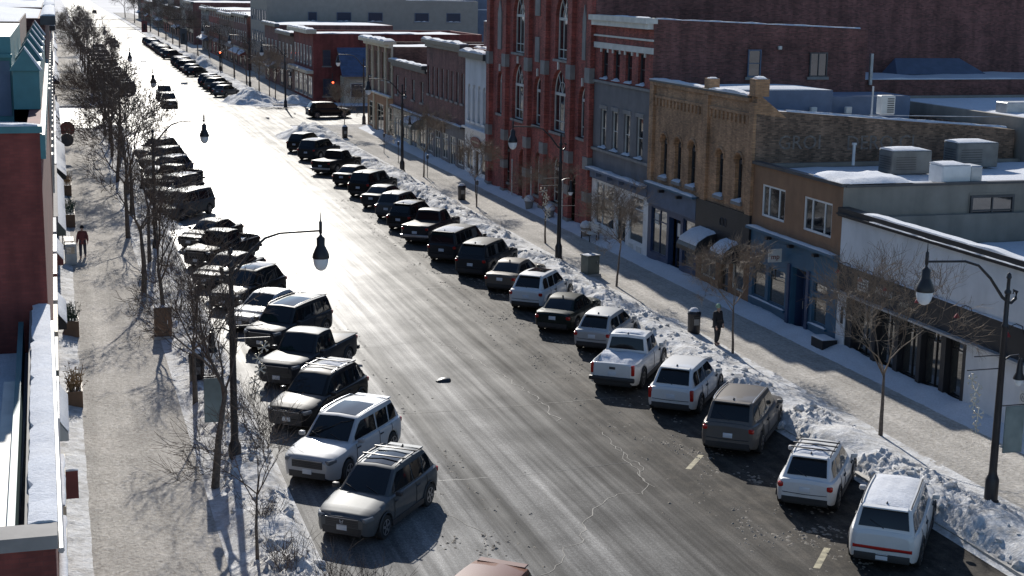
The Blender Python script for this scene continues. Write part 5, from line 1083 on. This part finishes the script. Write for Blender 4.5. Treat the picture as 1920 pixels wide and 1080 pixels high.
box('teal_wall', -12, -1.25, 46.4, 59.9, 10.802, 13.3, 'teal_paint', rt); box('attic', -12, -1.26, 60, 75, 10.802, 13.35, 'dark_brick', rt); roof_snow(rt, -11.9, -1.3, 60.1, 74.9, 13.36, .14, 77, 1.0); box('teal_parapet', -1.22, -.48, 45.6, 74.9, 11.252, 12.35, 'teal_paint', rt); box('pale_panel', -1.75, -1.3, 46.36, 46.395, 11.0, 12.6, 'slate_board', rt); box('teal_ledge', -12, -1.22, 46.2, 46.398, 12.7, 12.8, 'teal_paint', rt)
for k in range(6):
    y = 45.5+k*5.6; mk('gable', [(-1.3, y, 12.36), (-.42, y, 12.36), (-.86, y, 12.98), (-1.3, y+.55, 12.36), (-.42, y+.55, 12.36), (-.86, y+.55, 12.98)], [(0, 1, 2), (3, 5, 4), (0, 2, 5, 3), (1, 4, 5, 2), (0, 3, 4, 1)], 'teal_paint', rt)
    mk('gable_snow', [(-.40, y, 12.40), (-.86, y-.0, 13.05), (-.86, y+.56, 13.05), (-.40, y+.56, 12.40), (-.45, y-.01, 12.36), (-.86, y-.01, 12.985), (-1.0, y, 12.86), (-1.0, y+.56, 12.86)], [(0, 1, 2, 3), (0, 4, 5, 1), (1, 6, 7, 2)], 'snow', rt)
pl = lpl(38.6, -.46)
trim('cornice', pl, 0, 36.4, 10.6, 11.2, 0, .12, 'teal_paint', rt)
for k in range(7): trim('shop_window', pl, 1+k*5.1, 4.8+k*5.1, .5, 2.8, .0, .05, 'shop_glass', rt); trim('fascia_board', pl, .8+k*5.1, 5.2+k*5.1, 3.1, 3.7, 0, .14, ['white_paint', 'grey_green', 'cream', 'off_white', 'maroon', 'white_paint', 'slate_board'][k], rt)
for u, pr, m_ in ((3.0, .35, 'off_white'), (17, .42, 'black_paint'), (30, .4, 'maroon')): awning(rt, pl, u, u+4.2, 3.1, 2.6, pr, m_, True, int(u), False)
def lblock(name, label, y0, y1, h, mat, seed, gable=False):
    far_block(name, label, -14, LX-.02, y0, y1, h, mat, -1, gable, seed, 2)
lblock('snow_roof_shop', 'dark brick shop with a thick white snow edge beyond the teal parapet on the left', 75.1, 97, 13.1, 'dark_brick', 1)
lblock('left_row_shop', 'brick shop house fourth along the left side', 97.1, 118, 13.2, 'dark_brick', 2); lblock('left_row_shop', 'brick shop house fifth along the left side', 118.1, 137, 12.9, 'brown_brick', 3); lblock('left_row_shop', 'left corner brick shop house before the crossing', 137.1, 156, 10.8, 'red_brick', 5)
yy = 187.0
for i in range(9):
    d = rr.uniform(15, 26); lblock('left_far_shop', '%s shop building up the left side beyond the crossing' % ORD[i], yy, yy+d-.1, rr.uniform(8.5, 11.0), mats[i % 6], i+6, i == 4); yy += d

# round and box signs hanging over the left pavement, planters and benches along the shop fronts
G = 'round signs hanging over the left pavement'
for i, (y, zz, r_) in enumerate(((129.5, 2.7, .62), (122.5, 2.5, .52))):
    o = root('round_sign', (LX, y, 0), ('larger' if i == 0 else 'smaller')+' dark round sign hanging over the left pavement', 'sign', G)
    v = MB(); pts = [(LX+.45+r_+r_*math.cos(2*math.pi*k/18), y, zz+r_*math.sin(2*math.pi*k/18)) for k in range(18)]; v.add(pts+[(a, b+.08, c) for a, b, c in pts], [tuple(range(18)), tuple(reversed(range(18, 36)))]+[(k, (k+1) % 18, 18+(k+1) % 18, 18+k) for k in range(18)]); v.build('disc', 'maroon' if i == 0 else 'dark_metal', o); MB().tube([(LX, y+.04, zz+r_+.12), (LX+.5+2*r_, y+.04, zz+r_+.12)], .03, 5).build('bracket', 'black_metal', o)
def planter(x, y, w_, d_, h_, label, plant, seed):
    o = root('planter_box', (x, y, .13), label, 'planter'); mb = MB(); t = .06
    mb.box(x, x+w_, y, y+t, .13, .13+h_); mb.box(x, x+w_, y+d_-t, y+d_, .13, .13+h_); mb.box(x, x+t, y+t, y+d_-t, .13, .13+h_); mb.box(x+w_-t, x+w_, y+t, y+d_-t, .13, .13+h_); mb.build('box', 'wood_brown', o)
    box('soil_snow', x+t, x+w_-t, y+t, y+d_-t, .13, .13+h_*.85, 'snow', o)
    if plant:
        mb = MB(); q = random.Random(seed)
        for k in range(70):
            p = Vector((x+w_/2+q.uniform(-.4, .4)*w_, y+d_/2+q.uniform(-.4, .4)*d_, .13+h_*.85)); e = p+Vector((q.uniform(-.25, .25), q.uniform(-.25, .25), q.uniform(.3, .9))); mb.tube([p, p.lerp(e, .5)+Vector((q.uniform(-.05, .05), q.uniform(-.05, .05), 0)), e], [.012, .01, .005], 3)
            for j in range(3): c = p.lerp(e, q.uniform(.4, 1)); mb.add([c, c+Vector((q.uniform(-.1, .1), q.uniform(-.1, .1), .06)), c+Vector((q.uniform(-.1, .1), q.uniform(-.1, .1), .02))], [(0, 1, 2)])
        mb.build('shrub', 'evergreen' if plant == 1 else 'dry_leaf', o)
planter(-.1, 107.5, .75, 3.2, .75, 'dark planter box with dry shrub against the left shops, farther one', 2, 1); planter(-.1, 93.5, .8, 3.6, .8, 'long dark planter box with evergreen against the left shops', 1, 2); planter(-.15, 64.0, .6, 1.3, .7, 'small planter with evergreen shrub by the left wall, nearer the camera', 1, 3); planter(-.15, 53.0, .55, 1.2, .6, 'low planter with dry stems by the left wall below parapet', 2, 4)
o = root('newspaper_box', (.3, 81.2, .13), 'pale newspaper box with a dark window beside the left-hand walker', 'box'); bbox('cabinet', 0.0, .62, 80.9, 81.5, .13, 1.25, 'off_white', o, .04, 1); box('window', .1, .52, 80.88, 80.895, .75, 1.1, 'shop_glass', o); box('base', .05, .57, 80.95, 81.45, .10, .16, 'dark_metal', o)
o = root('bench', (.2, 86.5, .13), 'dark slatted bench against the left shop fronts, behind the walker', 'bench')
for k in range(4): box('slat', .02+k*.13, .12+k*.13, 85.8, 87.4, .56, .60, 'wood_brown', o)
for k in range(3): box('back_slat', -.08, -.04, 85.8, 87.4, .70+k*.14, .80+k*.14, 'wood_brown', o)
for y in (85.95, 87.2): 
    for x in (-.02, .45): box('leg', x, x+.05, y, y+.05, .13, .56, 'black_metal', o)
    box('back_post', -.1, -.055, y, y+.05, .13, 1.1, 'black_metal', o)
# ------------------------------------------------------------------ street lamps
def lamp(x, y, side, label, sign=None, flakes=True, z=.1):
    """side +1: the arm reaches towards +X"""
    o = root('street_lamp', (x, y, z), label, 'street lamp', 'street lamps along both pavements', world=False)
    MB().lathe([(.24, 0), (.24, .10), (.20, .14), (.20, .75), (.17, .82), (.135, .90), (.12, 1.0)], 12).build('base', 'black_metal', o, 40)
    MB().lathe([(.12, 1.0), (.105, 3.0), (.085, 5.35), (.11, 5.38), (.11, 5.44), (.075, 5.5), (.07, 6.35), (.10, 6.38), (.10, 6.44), (.055, 6.5), (.05, 6.8), (.08, 6.84), (.06, 6.95), (.01, 7.0)], 12).build('pole', 'black_metal', o, 40)
    s = side
    MB().tube([(0, 0, 6.15), (s*.18, 0, 6.28), (s*.62, 0, 6.85), (s*1.05, 0, 7.24), (s*1.5, 0, 7.38), (s*2.1, 0, 7.40), (s*2.72, 0, 7.42)], [.05, .05, .045, .04, .036, .034, .034], 8).build('arm', 'black_metal', o, 50)
    MB().tube([(0, 0, 6.12), (-s*.14, 0, 6.1), (-s*.28, 0, 6.22), (-s*.30, 0, 6.42), (-s*.20, 0, 6.46), (-s*.18, 0, 6.36)], [.05, .05, .05, .055, .05, .03], 8).build('scroll', 'black_metal', o, 50)
    ln = MB().lathe([(.006, 8.0), (.02, 7.72), (.05, 7.68), (.05, 7.36), (.03, 7.30), (.05, 7.26), (.13, 7.18), (.13, 6.95), (.15, 6.92), (.24, 6.72), (.265, 6.62), (.265, 6.56)][::-1], 14, (s*2.75, 0, 0)).build('lantern', 'black_metal', o, 45)
    MB().lathe([(.0, 6.17), (.06, 6.175), (.14, 6.22), (.20, 6.32), (.235, 6.45), (.24, 6.558)], 14, (s*2.75, 0, 0)).build('globe', 'globe', ln, 60)
    # small pavement lantern
    MB().tube([(0, 0, 4.35), (-s*.25, 0, 4.5), (-s*.55, 0, 4.52), (-s*.62, 0, 4.4)], .028, 6).build('side_arm', 'black_metal', o, 50)
    l2 = MB().lathe([(.17, 3.78), (.17, 3.82), (.10, 3.98), (.08, 4.25), (.05, 4.40)], 12, (-s*.62, 0, 0)).build('side_lantern', 'black_metal', o, 45); MB().lathe([(.0, 3.56), (.09, 3.60), (.13, 3.70), (.14, 3.778)], 12, (-s*.62, 0, 0)).build('side_globe', 'globe', l2, 60)
    for zz, sg, ll in ((4.55, s, .95), (4.15, s, 1.15), (3.0, -s, .9)): MB().tube([(0, 0, zz), (sg*ll, 0, zz)], .02, 6).build('banner_arm', 'dark_metal', o, 40)
    if flakes:
        q = random.Random(int(y))
        for k in range(5):
            zz = 3.85-k*.36; xx = s*(.95-.12*(k % 2)-.06*k); mb = MB(); r_ = q.uniform(.17, .26); cx = Vector((xx, .03*(k % 2), zz))
            for a in range(3):
                an = math.pi*a/3+q.uniform(0, .5); d = Vector((math.cos(an), .25*math.sin(an*2), math.sin(an)))*r_; mb.tube([cx-d, cx+d], .017, 4)
                for e in (.6, -.6):
                    for t in (.5, -.5): bb = cx+d*e; mb.tube([bb, bb+Vector((math.cos(an+t), 0, math.sin(an+t)))*r_*.42*(1 if e > 0 else -1)], .012, 4)
            mb.build('snowflake_ornament', 'ornament', o)
    if sign: bbox('banner', -s*.9, -s*.28, -.02, .02, 1.55, 2.95, 'banner', o, .012, 1)
    return o
for i, y in enumerate((36.3, 77.2, 117.3)): lamp(26.05+.15*i, y, -1, ['black street lamp nearest the camera on the right pavement', 'black street lamp on the right pavement before the red hall', 'black street lamp on the right pavement before the narrow white house'][i], i == 0)
lamp(31.3, 158.0, -1, 'black street lamp at the right-hand crossing corner', flakes=False); lamp(26.2, 180.5, -1, 'black street lamp in the snow just beyond the crossing on the right', flakes=False); lamp(26.2, 215, -1, 'second black street lamp beyond the crossing on the right', flakes=False); lamp(26.2, 255, -1, 'third black street lamp beyond the crossing on the right', flakes=False)
for i, y in enumerate((45.0, 82.6, 126.5, 166.0, 206, 246)): lamp(4.8, y, 1, ['tall black street lamp nearest the camera on the left pavement', 'second black street lamp up the left pavement', 'third black street lamp up the left pavement', 'fourth black street lamp, left, at the crossing', 'fifth black street lamp, left, past the crossing', 'sixth black street lamp far up the left pavement'][i], i == 0, i < 2)

# ------------------------------------------------------------------ bare trees
def tree_mesh(seed, h, spread, levels=4, r0=.11, twig=.006, fork=.42, lean=0.0, dens=3, upw=.35):
    q = random.Random(seed); trunk = MB(); crown = MB()
    def rv(s): return Vector((q.uniform(-s, s), q.uniform(-s, s), q.uniform(-s, s)))
    def branch(p, d, ln, r, lv):
        n = 4 if lv < 3 else 3; pts = [p.copy()]; rad = [r]; dd = d.copy()
        for k in range(n):
            dd = (dd+rv(.22 if lv else .06)+Vector((0, 0, upw*.12 if lv else 0))).normalized(); p = p+dd*ln/n; pts.append(p.copy()); rad.append(max(twig*.6, r*(1-.55*(k+1)/n)))
        (trunk if lv == 0 else crown).tube(pts, rad, 8 if lv == 0 else (5 if lv == 1 else 3))
        if lv >= levels: return
        m = dens+(1 if lv == 0 else 0)+q.randrange(2)
        for k in range(m):
            t = q.uniform(.35, 1.0) if lv else 1.0-.28*k/m*q.random(); i = min(n-1, int(t*n)); b = pts[i].lerp(pts[i+1], t*n-i if t < 1 else 1.0)
            ax = dd.cross(rv(1)).normalized(); an = q.uniform(.45, .95) if lv else q.uniform(.35, .9)*spread
            nd = (Matrix.Rotation(an, 3, ax) @ dd); nd = (nd+Vector((0, 0, upw*(.3 if lv else .15)))).normalized()
            branch(b, nd, ln*(q.uniform(.52, .82) if lv else q.uniform(.7, 1.05)*(h*(1-fork)/(h*fork))*.62), max(twig, rad[i]*(.62 if lv else .60)), lv+1)
    branch(Vector((0, 0, 0)), Vector((lean, 0, 1)).normalized(), h*fork, r0, 0)
    return trunk, crown
TM = {}
def tree(kind, x, y, label, rz, group, sc=1.0, z=.1):
    if kind not in TM:
        a, b = {'L1': lambda: tree_mesh(3, 7.4, 1.15, 5, .14, .009, .46, -.06, 3), 'L2': lambda: tree_mesh(8, 8.2, 1.15, 5, .16, .013, .42, .02, 3), 'L3': lambda: tree_mesh(21, 7.4, 1.25, 5, .13, .010, .40, .03, 3), 'S1': lambda: tree_mesh(5, 5.2, 1.1, 5, .065, .0065, .44, .02, 4), 'S2': lambda: tree_mesh(14, 6.0, 1.3, 5, .08, .0065, .38, -.02, 4), 'L4': lambda: tree_mesh(18, 8.0, 1.2, 5, .15, .012, .40, .0, 4), 'B': lambda: tree_mesh(33, 3.6, 1.0, 4, .04, .005, .40, .01, 4)}[kind]()
        pale = kind in ('S1', 'S2'); ta = a.build('trunk', 'bark', None, 60); tb = b.build('crown', 'pale_twig' if pale else 'twig', None, 0); TM[kind] = (ta.data, tb.data)
        bpy.data.objects.remove(ta); bpy.data.objects.remove(tb)
    o = root('bare_tree', (x, y, z), label, 'tree', group, world=False, rz=rz); o.scale = (sc, sc, sc)
    link('trunk', TM[kind][0], o); link('crown', TM[kind][1], o)
    return o
GT = 'bare street trees on the left pavement'; GTR = 'bare young trees on the right pavement'
lt = [('B', 4.45, 36.9, 1.35), ('L1', 4.0, 43.2, .92), ('L3', 4.2, 52.0, .82), ('L1', 3.9, 63.5, .9), ('L2', 3.6, 73.0, .92), ('L3', 4.3, 80.0, .95), ('L2', 3.6, 89.0, .95), ('L2', 4.2, 97.5, .95), ('L4', 4.4, 106.0, .95), ('L4', 4.0, 114.0, 1.0), ('L2', 4.4, 121.0, 1.05), ('L4', 4.2, 130.0, 1.05), ('L2', 4.3, 139.0, 1.05), ('L4', 4.2, 147.0, 1.0), ('L2', 4.3, 192.0, 1.1), ('L4', 4.3, 203.0, 1.1), ('L2', 4.3, 216.0, 1.1), ('L4', 4.3, 231.0, 1.1), ('L2', 4.3, 247.0, 1.1), ('L4', 4.3, 266.0, 1.1), ('L2', 4.3, 288.0, 1.1), ('L4', 4.3, 312.0, 1.1), ('L2', 4.3, 340.0, 1.1), ('L4', 4.3, 372.0, 1.1)]
o2 = ['first', 'second', 'third', 'fourth', 'fifth', 'sixth', 'seventh', 'eighth', 'ninth', 'tenth', 'eleventh', 'twelfth', 'thirteenth', 'fourteenth', 'fifteenth', 'sixteenth', 'seventeenth', 'eighteenth', 'nineteenth', 'twentieth', 'twenty-first', 'twenty-second', 'twenty-third', 'twenty-fourth']
for i, (k, x, y, s) in enumerate(lt): tree(k, x, y, 'bare street tree, %s along the left pavement counted from the camera' % o2[i], i*2.4+.6, GT, s)
rtt = [('S2', 26.35, 43.1, 1.0), ('S1', 26.4, 55.0, .92), ('S1', 26.65, 69.3, .98), ('S2', 27.1, 82.3, .8), ('S1', 27.0, 97.1, .9), ('S2', 27.2, 113.4, .9), ('S1', 27.0, 146.5, 1.0), ('S2', 26.6, 192, 1.1), ('S1', 26.8, 199, 1.1), ('L3', 26.6, 208, .8), ('L1', 26.6, 222, .9), ('L2', 26.6, 238, .9), ('L3', 26.6, 256, 1.0), ('L1', 26.6, 276, 1.0), ('L2', 26.6, 300, 1.0), ('L4', 26.6, 326, 1.1), ('L2', 26.6, 345, 1.1), ('L4', 26.6, 365, 1.1), ('L2', 26.6, 388, 1.1), ('L4', 26.6, 415, 1.2), ('L2', 26.6, 450, 1.2), ('L4', 26.6, 490, 1.3), ('L2', 26.6, 540, 1.3), ('L4', 26.6, 610, 1.4)]
for i, (k, x, y, s) in enumerate(rtt): tree(k, x, y, 'bare young tree, %s along the right pavement counted from the camera' % o2[i], i*1.9+1.1, GTR, s)
# dry shrubs in the near left bank
def shrub(x, y, s, seed, label):
    q = random.Random(seed); mb = MB()
    for k in range(34):
        p = Vector((q.uniform(-.25, .25), q.uniform(-.25, .25), 0)); d = Vector((q.uniform(-.7, .7), q.uniform(-.7, .7), 1)).normalized(); pts = [p]; ln = q.uniform(.7, 1.3)*s
        for j in range(4): d = (d+Vector((q.uniform(-.3, .3), q.uniform(-.3, .3), .05))).normalized(); pts.append(pts[-1]+d*ln/4)
        mb.tube(pts, [.011, .009, .007, .006, .004], 3)
        for j in range(3):
            b = pts[1+j]; e = b+Vector((q.uniform(-.35, .35), q.uniform(-.35, .35), q.uniform(.1, .35)))*s; mb.tube([b, b.lerp(e, .5)+Vector((q.uniform(-.05, .05),)*3), e], [.006, .005, .003], 3)
    o = mb.build('dry_shrub', 'twig', None); o.location = (x, y, .2); tag(o, label, 'shrub', 'dry shrubs in the left snow bank')
shrub(5.1, 35.6, 1.25, 1, 'dry twiggy shrub at the bottom edge beside the thin tree'); shrub(5.9, 33.8, 1.3, 2, 'dry twiggy shrub at the bottom edge in front of grey car'); shrub(6.8, 33.0, 1.2, 3, 'sprawling dry shrub at the bottom edge below the grey car'); shrub(5.0, 39.5, .9, 4, 'dry shrub in the snow beside the nearest left lamp')
for i, (x, y, s) in enumerate(((5.2, 48.5, 1.6), (5.0, 55.0, 1.8), (5.4, 60.5, 1.9), (4.9, 67.0, 2.0), (5.3, 71.5, 2.0), (5.0, 77.5, 2.1), (5.2, 85.5, 2.2), (4.9, 91.5, 2.0), (5.2, 101.5, 2.2), (5.0, 110.5, 2.2))): shrub(x, y, s, 20+i, 'tall dry bush in the left snow bank, %s beyond the nearest lamp' % o2[i])

# ------------------------------------------------------------------ pavement furniture
def cabinet(x, y, w_, d_, h_, label, mat='grey_green', rz=0):
    o = root('utility_cabinet', (x, y, .1), label, 'cabinet', 'utility cabinets', world=False, rz=rz)
    box('plinth', -w_/2-.06, w_/2+.06, -d_/2-.06, d_/2+.06, 0, .16, 'concrete', o); bbox('case', -w_/2, w_/2, -d_/2, d_/2, .16, h_, mat, o, .02, 1); box('lid', -w_/2-.03, w_/2+.03, -d_/2-.03, d_/2+.03, h_+.002, h_+.05, mat, o)
    box('door', -w_/2+.08, w_/2-.08, -d_/2-.014, -d_/2-.002, .26, h_-.08, mat, o); box('handle', w_/2-.2, w_/2-.17, -d_/2-.04, -d_/2-.015, .7, .85, 'steel', o)
    snow_strip('snow_cap', o, Plane3((-w_/2, -d_/2, 0), (0, 1, 0), (-1, 0, 0)), 0, d_, h_+.05, -w_, 0, .05, 3, .1)
cabinet(26.3, 72.3, .78, .62, 1.1, 'dark square utility cabinet with a snow cap on the right pavement', rz=.3); cabinet(3.85, 63.2, .7, .8, 1.35, 'tall brown utility cabinet under the left trees', 'wood_brown')
def bin_(x, y, label, h_=1.05):
    o = root('litter_bin', (x, y, .12), label, 'bin', 'black litter bins', world=False); MB().lathe([(.24, 0), (.27, .04), (.28, h_*.82), (.30, h_*.83), (.30, h_*.88)], 14).build('drum', 'black_metal', o, 40); MB().lathe([(.30, h_*.885), (.27, h_*.96), (.15, h_*1.05), (.02, h_*1.08)], 14).build('hood', 'black_metal', o, 50); MB().lathe([(.24, h_*.985), (.16, h_*1.09), (.02, h_*1.14)], 12).build('snow_cap', 'snow', o, 60); box('label_plate', -.12, .12, -.30, -.282, .45, .72, 'grey_stone', o); box('mouth', -.14, .14, -.31, -.25, .62+.14, .84, 'dark_trim', o)
bin_(26.25, 58.7, 'black litter bin with a snowy hood beside the standing person'); bin_(26.9, 100.7, 'black litter bin among the right snow banks before the red hall'); bin_(26.6, 143.8, 'black litter bin near the right-hand crossing corner', 1.15); bin_(4.55, 55.3, 'black litter bin beside the left row of trees', 1.25)
def signpost(x, y, label, h_=2.2, kind='sign'):
    o = root('sign_post', (x, y, .1), label, 'sign post', 'thin posts along the pavements', world=False); MB().lathe([(.03, 0), (.03, h_)], 6).build('post', 'dark_metal', o)
    if kind == 'sign': bbox('plate', -.15, .15, -.035, -.02, h_-.5, h_-.05, 'galvanised', o, .006, 1)
    else: MB().lathe([(.07, h_), (.10, h_+.06), (.10, h_+.24), (.06, h_+.32)], 10).build('meter_head', 'dark_metal', o, 40)
for i, (x, y) in enumerate(((27.4, 113.0), (27.1, 97.4), (27.6, 130.2), (27.3, 123.0))): signpost(x, y, 'thin post, %s beside the right pavement up from the red hall' % o2[i], 1.5, 'meter')
# shop-front clutter on the right pavement
for i, (x, y) in enumerate(((30.2, 84.0), (30.3, 91.2), (30.2, 95.4))):
    o = root('plant_pot', (x, y, .13), ['snow-topped pot by the white shop front', 'snow-topped pot by the red hall door', 'snow-topped pot farther along the red hall'][i], 'plant pot', 'snow-topped plant pots', world=False); MB().lathe([(.22, 0), (.30, .5), (.33, .52), (.33, .58)], 12).build('pot', 'grey_stone', o, 40); MB().lathe([(.30, .58), (.36, .72), (.22, .92), (.02, 1.0)], 12).build('snow_cap', 'snow', o, 60)
o = root('bench', (30.1, 83.2, .13), 'pale slatted bench in shade before the white shop front', 'bench')
for k in range(4): box('slat', 29.75+k*.13, 29.85+k*.13, 82.0, 83.8, .58, .62, 'off_white', o)
for k in range(3): box('back_slat', 30.32, 30.36, 82.0, 83.8, .72+k*.15, .82+k*.15, 'off_white', o)
for y in (82.15, 83.6):
    for x in (29.78, 30.22): box('leg', x, x+.05, y, y+.05, .13, .58, 'black_metal', o)
    box('back_post', 30.365, 30.41, y, y+.05, .13, 1.2, 'black_metal', o)
o = root('planter_box', (30.5, 54.9, .13), 'low dark planter box at the foot of the white panel between shops', 'planter'); bbox('box', 30.15, 30.85, 54.3, 55.3, .13, .62, 'black_paint', o, .02, 1); snow_strip('snow_cap', o, Plane3((30.15, 54.3, 0), (0, 1, 0), (-1, 0, 0)), 0, 1.0, .62, -.7, 0, .08, 2, .2)
# ------------------------------------------------------------------ signals and wires at the far crossings
def signal(x, y, z, label, lit, facing=-1):
    o = root('traffic_signal', (x, y, z), label, 'traffic signal', 'traffic signals', world=False); bbox('housing', -.19, .19, -.14, .14, -.55, .55, 'black_metal', o, .03, 1)
    for k in range(3):
        MB().lathe([(.13, 0), (.12, .02), (.02, .04)], 12).build('lens', 'signal_red' if (lit and k == 0) else 'signal_off', o, 40); q = bpy.context.scene.objects; ob = o.children[-1]; ob.rotation_euler = (R(90), 0, 0); ob.location = (0, -.145, .34-.34*k)
        MB().tube([(-.14, -.15, .34-.34*k), (-.14, -.30, .34-.34*k), (-.10, -.30, .44-.34*k), (.10, -.30, .44-.34*k), (.14, -.30, .34-.34*k), (.14, -.15, .34-.34*k)], .012, 4).build('visor', 'black_metal', o)
    return o
signal(32.6, 184.2, 2.5, 'lit red traffic signal at the far right-hand crossing corner', True); MB().lathe([(.06, 0), (.05, 3.9)], 8, (0, .25, -2.4)).build('pole', 'black_metal', bpy.data.objects['traffic_signal'])
s2 = signal(25.0, 243, 3.4, 'lit red traffic signal on a post up the right side', True); MB().lathe([(.06, 0), (.05, 3.9)], 8, (0, .25, -3.4)).build('pole', 'black_metal', s2)
s3 = signal(16.6, 300, 6.0, 'red-backed traffic signal hanging above the middle of the street', False); bbox('backboard', -.55, .55, .16, .2, -1.1, 1.1, 'maroon', s3, .02, 1)
s4 = signal(19.0, 238, 6.4, 'dark traffic signal hanging above the street on a span wire', False); bbox('backboard', -.5, .5, .16, .2, -1.2, 1.2, 'dark_metal', s4, .02, 1)
o = tag(MB().tube([(4.6, 238.2, 7.6), (12, 238.2, 7.75), (19.0, 238.2, 7.75), (26.2, 238.2, 8.1)], .03, 5).build('span_wire', 'black_metal', None), 'black span wire across the street carrying the dark signal', 'wire')
o = tag(MB().tube([(4.6, 300.2, 7.3), (16.6, 300.2, 7.2), (26.2, 300.2, 7.5)], .035, 5).build('span_wire', 'black_metal', None), 'black span wire across the street carrying the red-backed signal', 'wire')

# ------------------------------------------------------------------ people
def skin_obj(name, verts, edges, rad, mat, parent, rootv=0, sub=2):
    me = bpy.data.meshes.new(name); me.from_pydata(verts, edges, []); o = link(name, me, parent); me.materials.append(MATS[mat])
    m = o.modifiers.new('skin', 'SKIN'); m.use_smooth_shade = True
    sv = me.skin_vertices[0].data
    for i, r_ in enumerate(rad): sv[i].radius = (r_, r_) if not isinstance(r_, tuple) else r_; sv[i].use_root = (i == rootv)
    s = o.modifiers.new('sub', 'SUBSURF'); s.levels = sub; s.render_levels = sub
    return o
def person(x, y, rz, label, coat, trousers, hat, stride=.18, arms=(.12, -.12), bend=(0., 0.)):
    o = root('person', (x, y, .13), label, 'person', None, world=False, rz=rz)
    J = {}
    V = []; E_ = []; Rr = []
    def j(n, p, r_, par=None):
        J[n] = len(V); V.append(p); Rr.append(r_)
        if par is not None: E_.append((J[par], J[n]))
    j('pel', (0, 0, .95), (.15, .11)); j('waist', (0, 0, 1.10), (.14, .10), 'pel'); j('chest', (0, .0, 1.30), (.17, .12), 'waist'); j('neckb', (0, 0, 1.46), (.085, .08), 'chest'); j('neck', (0, .01, 1.52), .055, 'neckb'); j('jaw', (0, .035, 1.575), (.06, .075), 'neck'); j('head', (0, .02, 1.65), (.078, .095), 'jaw'); j('crown', (0, .0, 1.735), (.06, .075), 'head')
    j('nose', (0, .125, 1.635), .014, 'head')
    for s, nm in ((1, 'l'), (-1, 'r')):
        st = stride*s; j(nm+'hip', (s*.10, 0, .90), .105, 'pel'); j(nm+'knee', (s*.105, st*.55+.03, .50), .07, nm+'hip'); j(nm+'ank', (s*.105, st-.03, .09), .045, nm+'knee'); j(nm+'toe', (s*.12, st+.14, .045), .04, nm+'ank')
        a = arms[0 if s > 0 else 1]; j(nm+'sh', (s*.19, 0, 1.42), .065, 'chest'); j(nm+'elb', (s*.25, a*.4-.02, 1.13), .048, nm+'sh'); j(nm+'wri', (s*.27, a+.07, .89), .032, nm+'elb'); j(nm+'palm', (s*.272, a+.085, .82), (.022, .036), nm+'wri')
        for k in range(4): fy = a+.058+.019*k; l_ = (.062, .074, .070, .054)[k]; j(nm+'f%da' % k, (s*.272, fy, .79), .0095, nm+'palm'); j(nm+'f%db' % k, (s*.262, fy+.004, .79-l_*.6), .009, nm+'f%da' % k); j(nm+'f%dc' % k, (s*.248, fy+.006, .79-l_), .0075, nm+'f%db' % k)
        j(nm+'ta', (s*.262, a+.125, .83), .0105, nm+'palm'); j(nm+'tb', (s*.255, a+.145, .795), .0085, nm+'ta')
    skin_obj('body', V, E_, Rr, 'skin', o)
    P = lambda n: V[J[n]]
    cv = [P('pel'), P('waist'), P('chest'), P('neckb')]; ce = [(0, 1), (1, 2), (2, 3)]; cr = [(.20, .155), (.185, .145), (.205, .155), (.10, .095)]
    cv.append((0, 0, .80)); ce.append((0, 4)); cr.append((.205, .16))
    for nm in 'lr':
        b = len(cv); cv += [P(nm+'sh'), P(nm+'elb'), tuple(Vector(P(nm+'wri'))+Vector((0, 0, .01)))]; ce += [(2, b), (b, b+1), (b+1, b+2)]; cr += [.092, .075, .056]
    skin_obj('coat', cv, ce, cr, coat, o)
    tv = [(0, 0, .90)]; te = []; tr = [(.15, .12)]
    for nm in 'lr':
        b = len(tv); tv += [P(nm+'hip'), P(nm+'knee'), tuple(Vector(P(nm+'ank'))+Vector((0, 0, .03)))]; te += [(0, b), (b, b+1), (b+1, b+2)]; tr += [.118, .088, .072]
    skin_obj('trousers', tv, te, tr, trousers, o)
    for nm in 'lr':
        a = Vector(P(nm+'ank')); skin_obj('boot', [tuple(a+Vector((0, -.02, .05))), tuple(a+Vector((0, .0, -.03))), tuple(a+Vector((.0, .15, -.045)))], [(0, 1), (1, 2)], [.066, .06, .048], 'black_cloth', o, 0, 1)
    mb = MB(); mb.lathe([(.105, 1.635), (.108, 1.68), (.098, 1.74), (.065, 1.79), (.01, 1.81)], 14, (0, .01, 0)); mb.build('knit_hat', hat, o, 60)
    for s in (1, -1): MB().lathe([(.0, -.010), (.011, 0), (.0, .010)], 8, (s*.034, .108, 1.66)).build('eye', 'black_cloth', o)
person(26.35, 56.5, R(205), 'person in a dark coat and green knitted hat standing by the litter bin', 'black_cloth', 'black_cloth', 'green_knit', .06, (.10, .02))
person(.95, 82.9, R(175), 'person in a rust-brown coat walking along the left shop fronts', 'rust_cloth', 'dark_denim', 'black_cloth', .24, (.2, -.12))
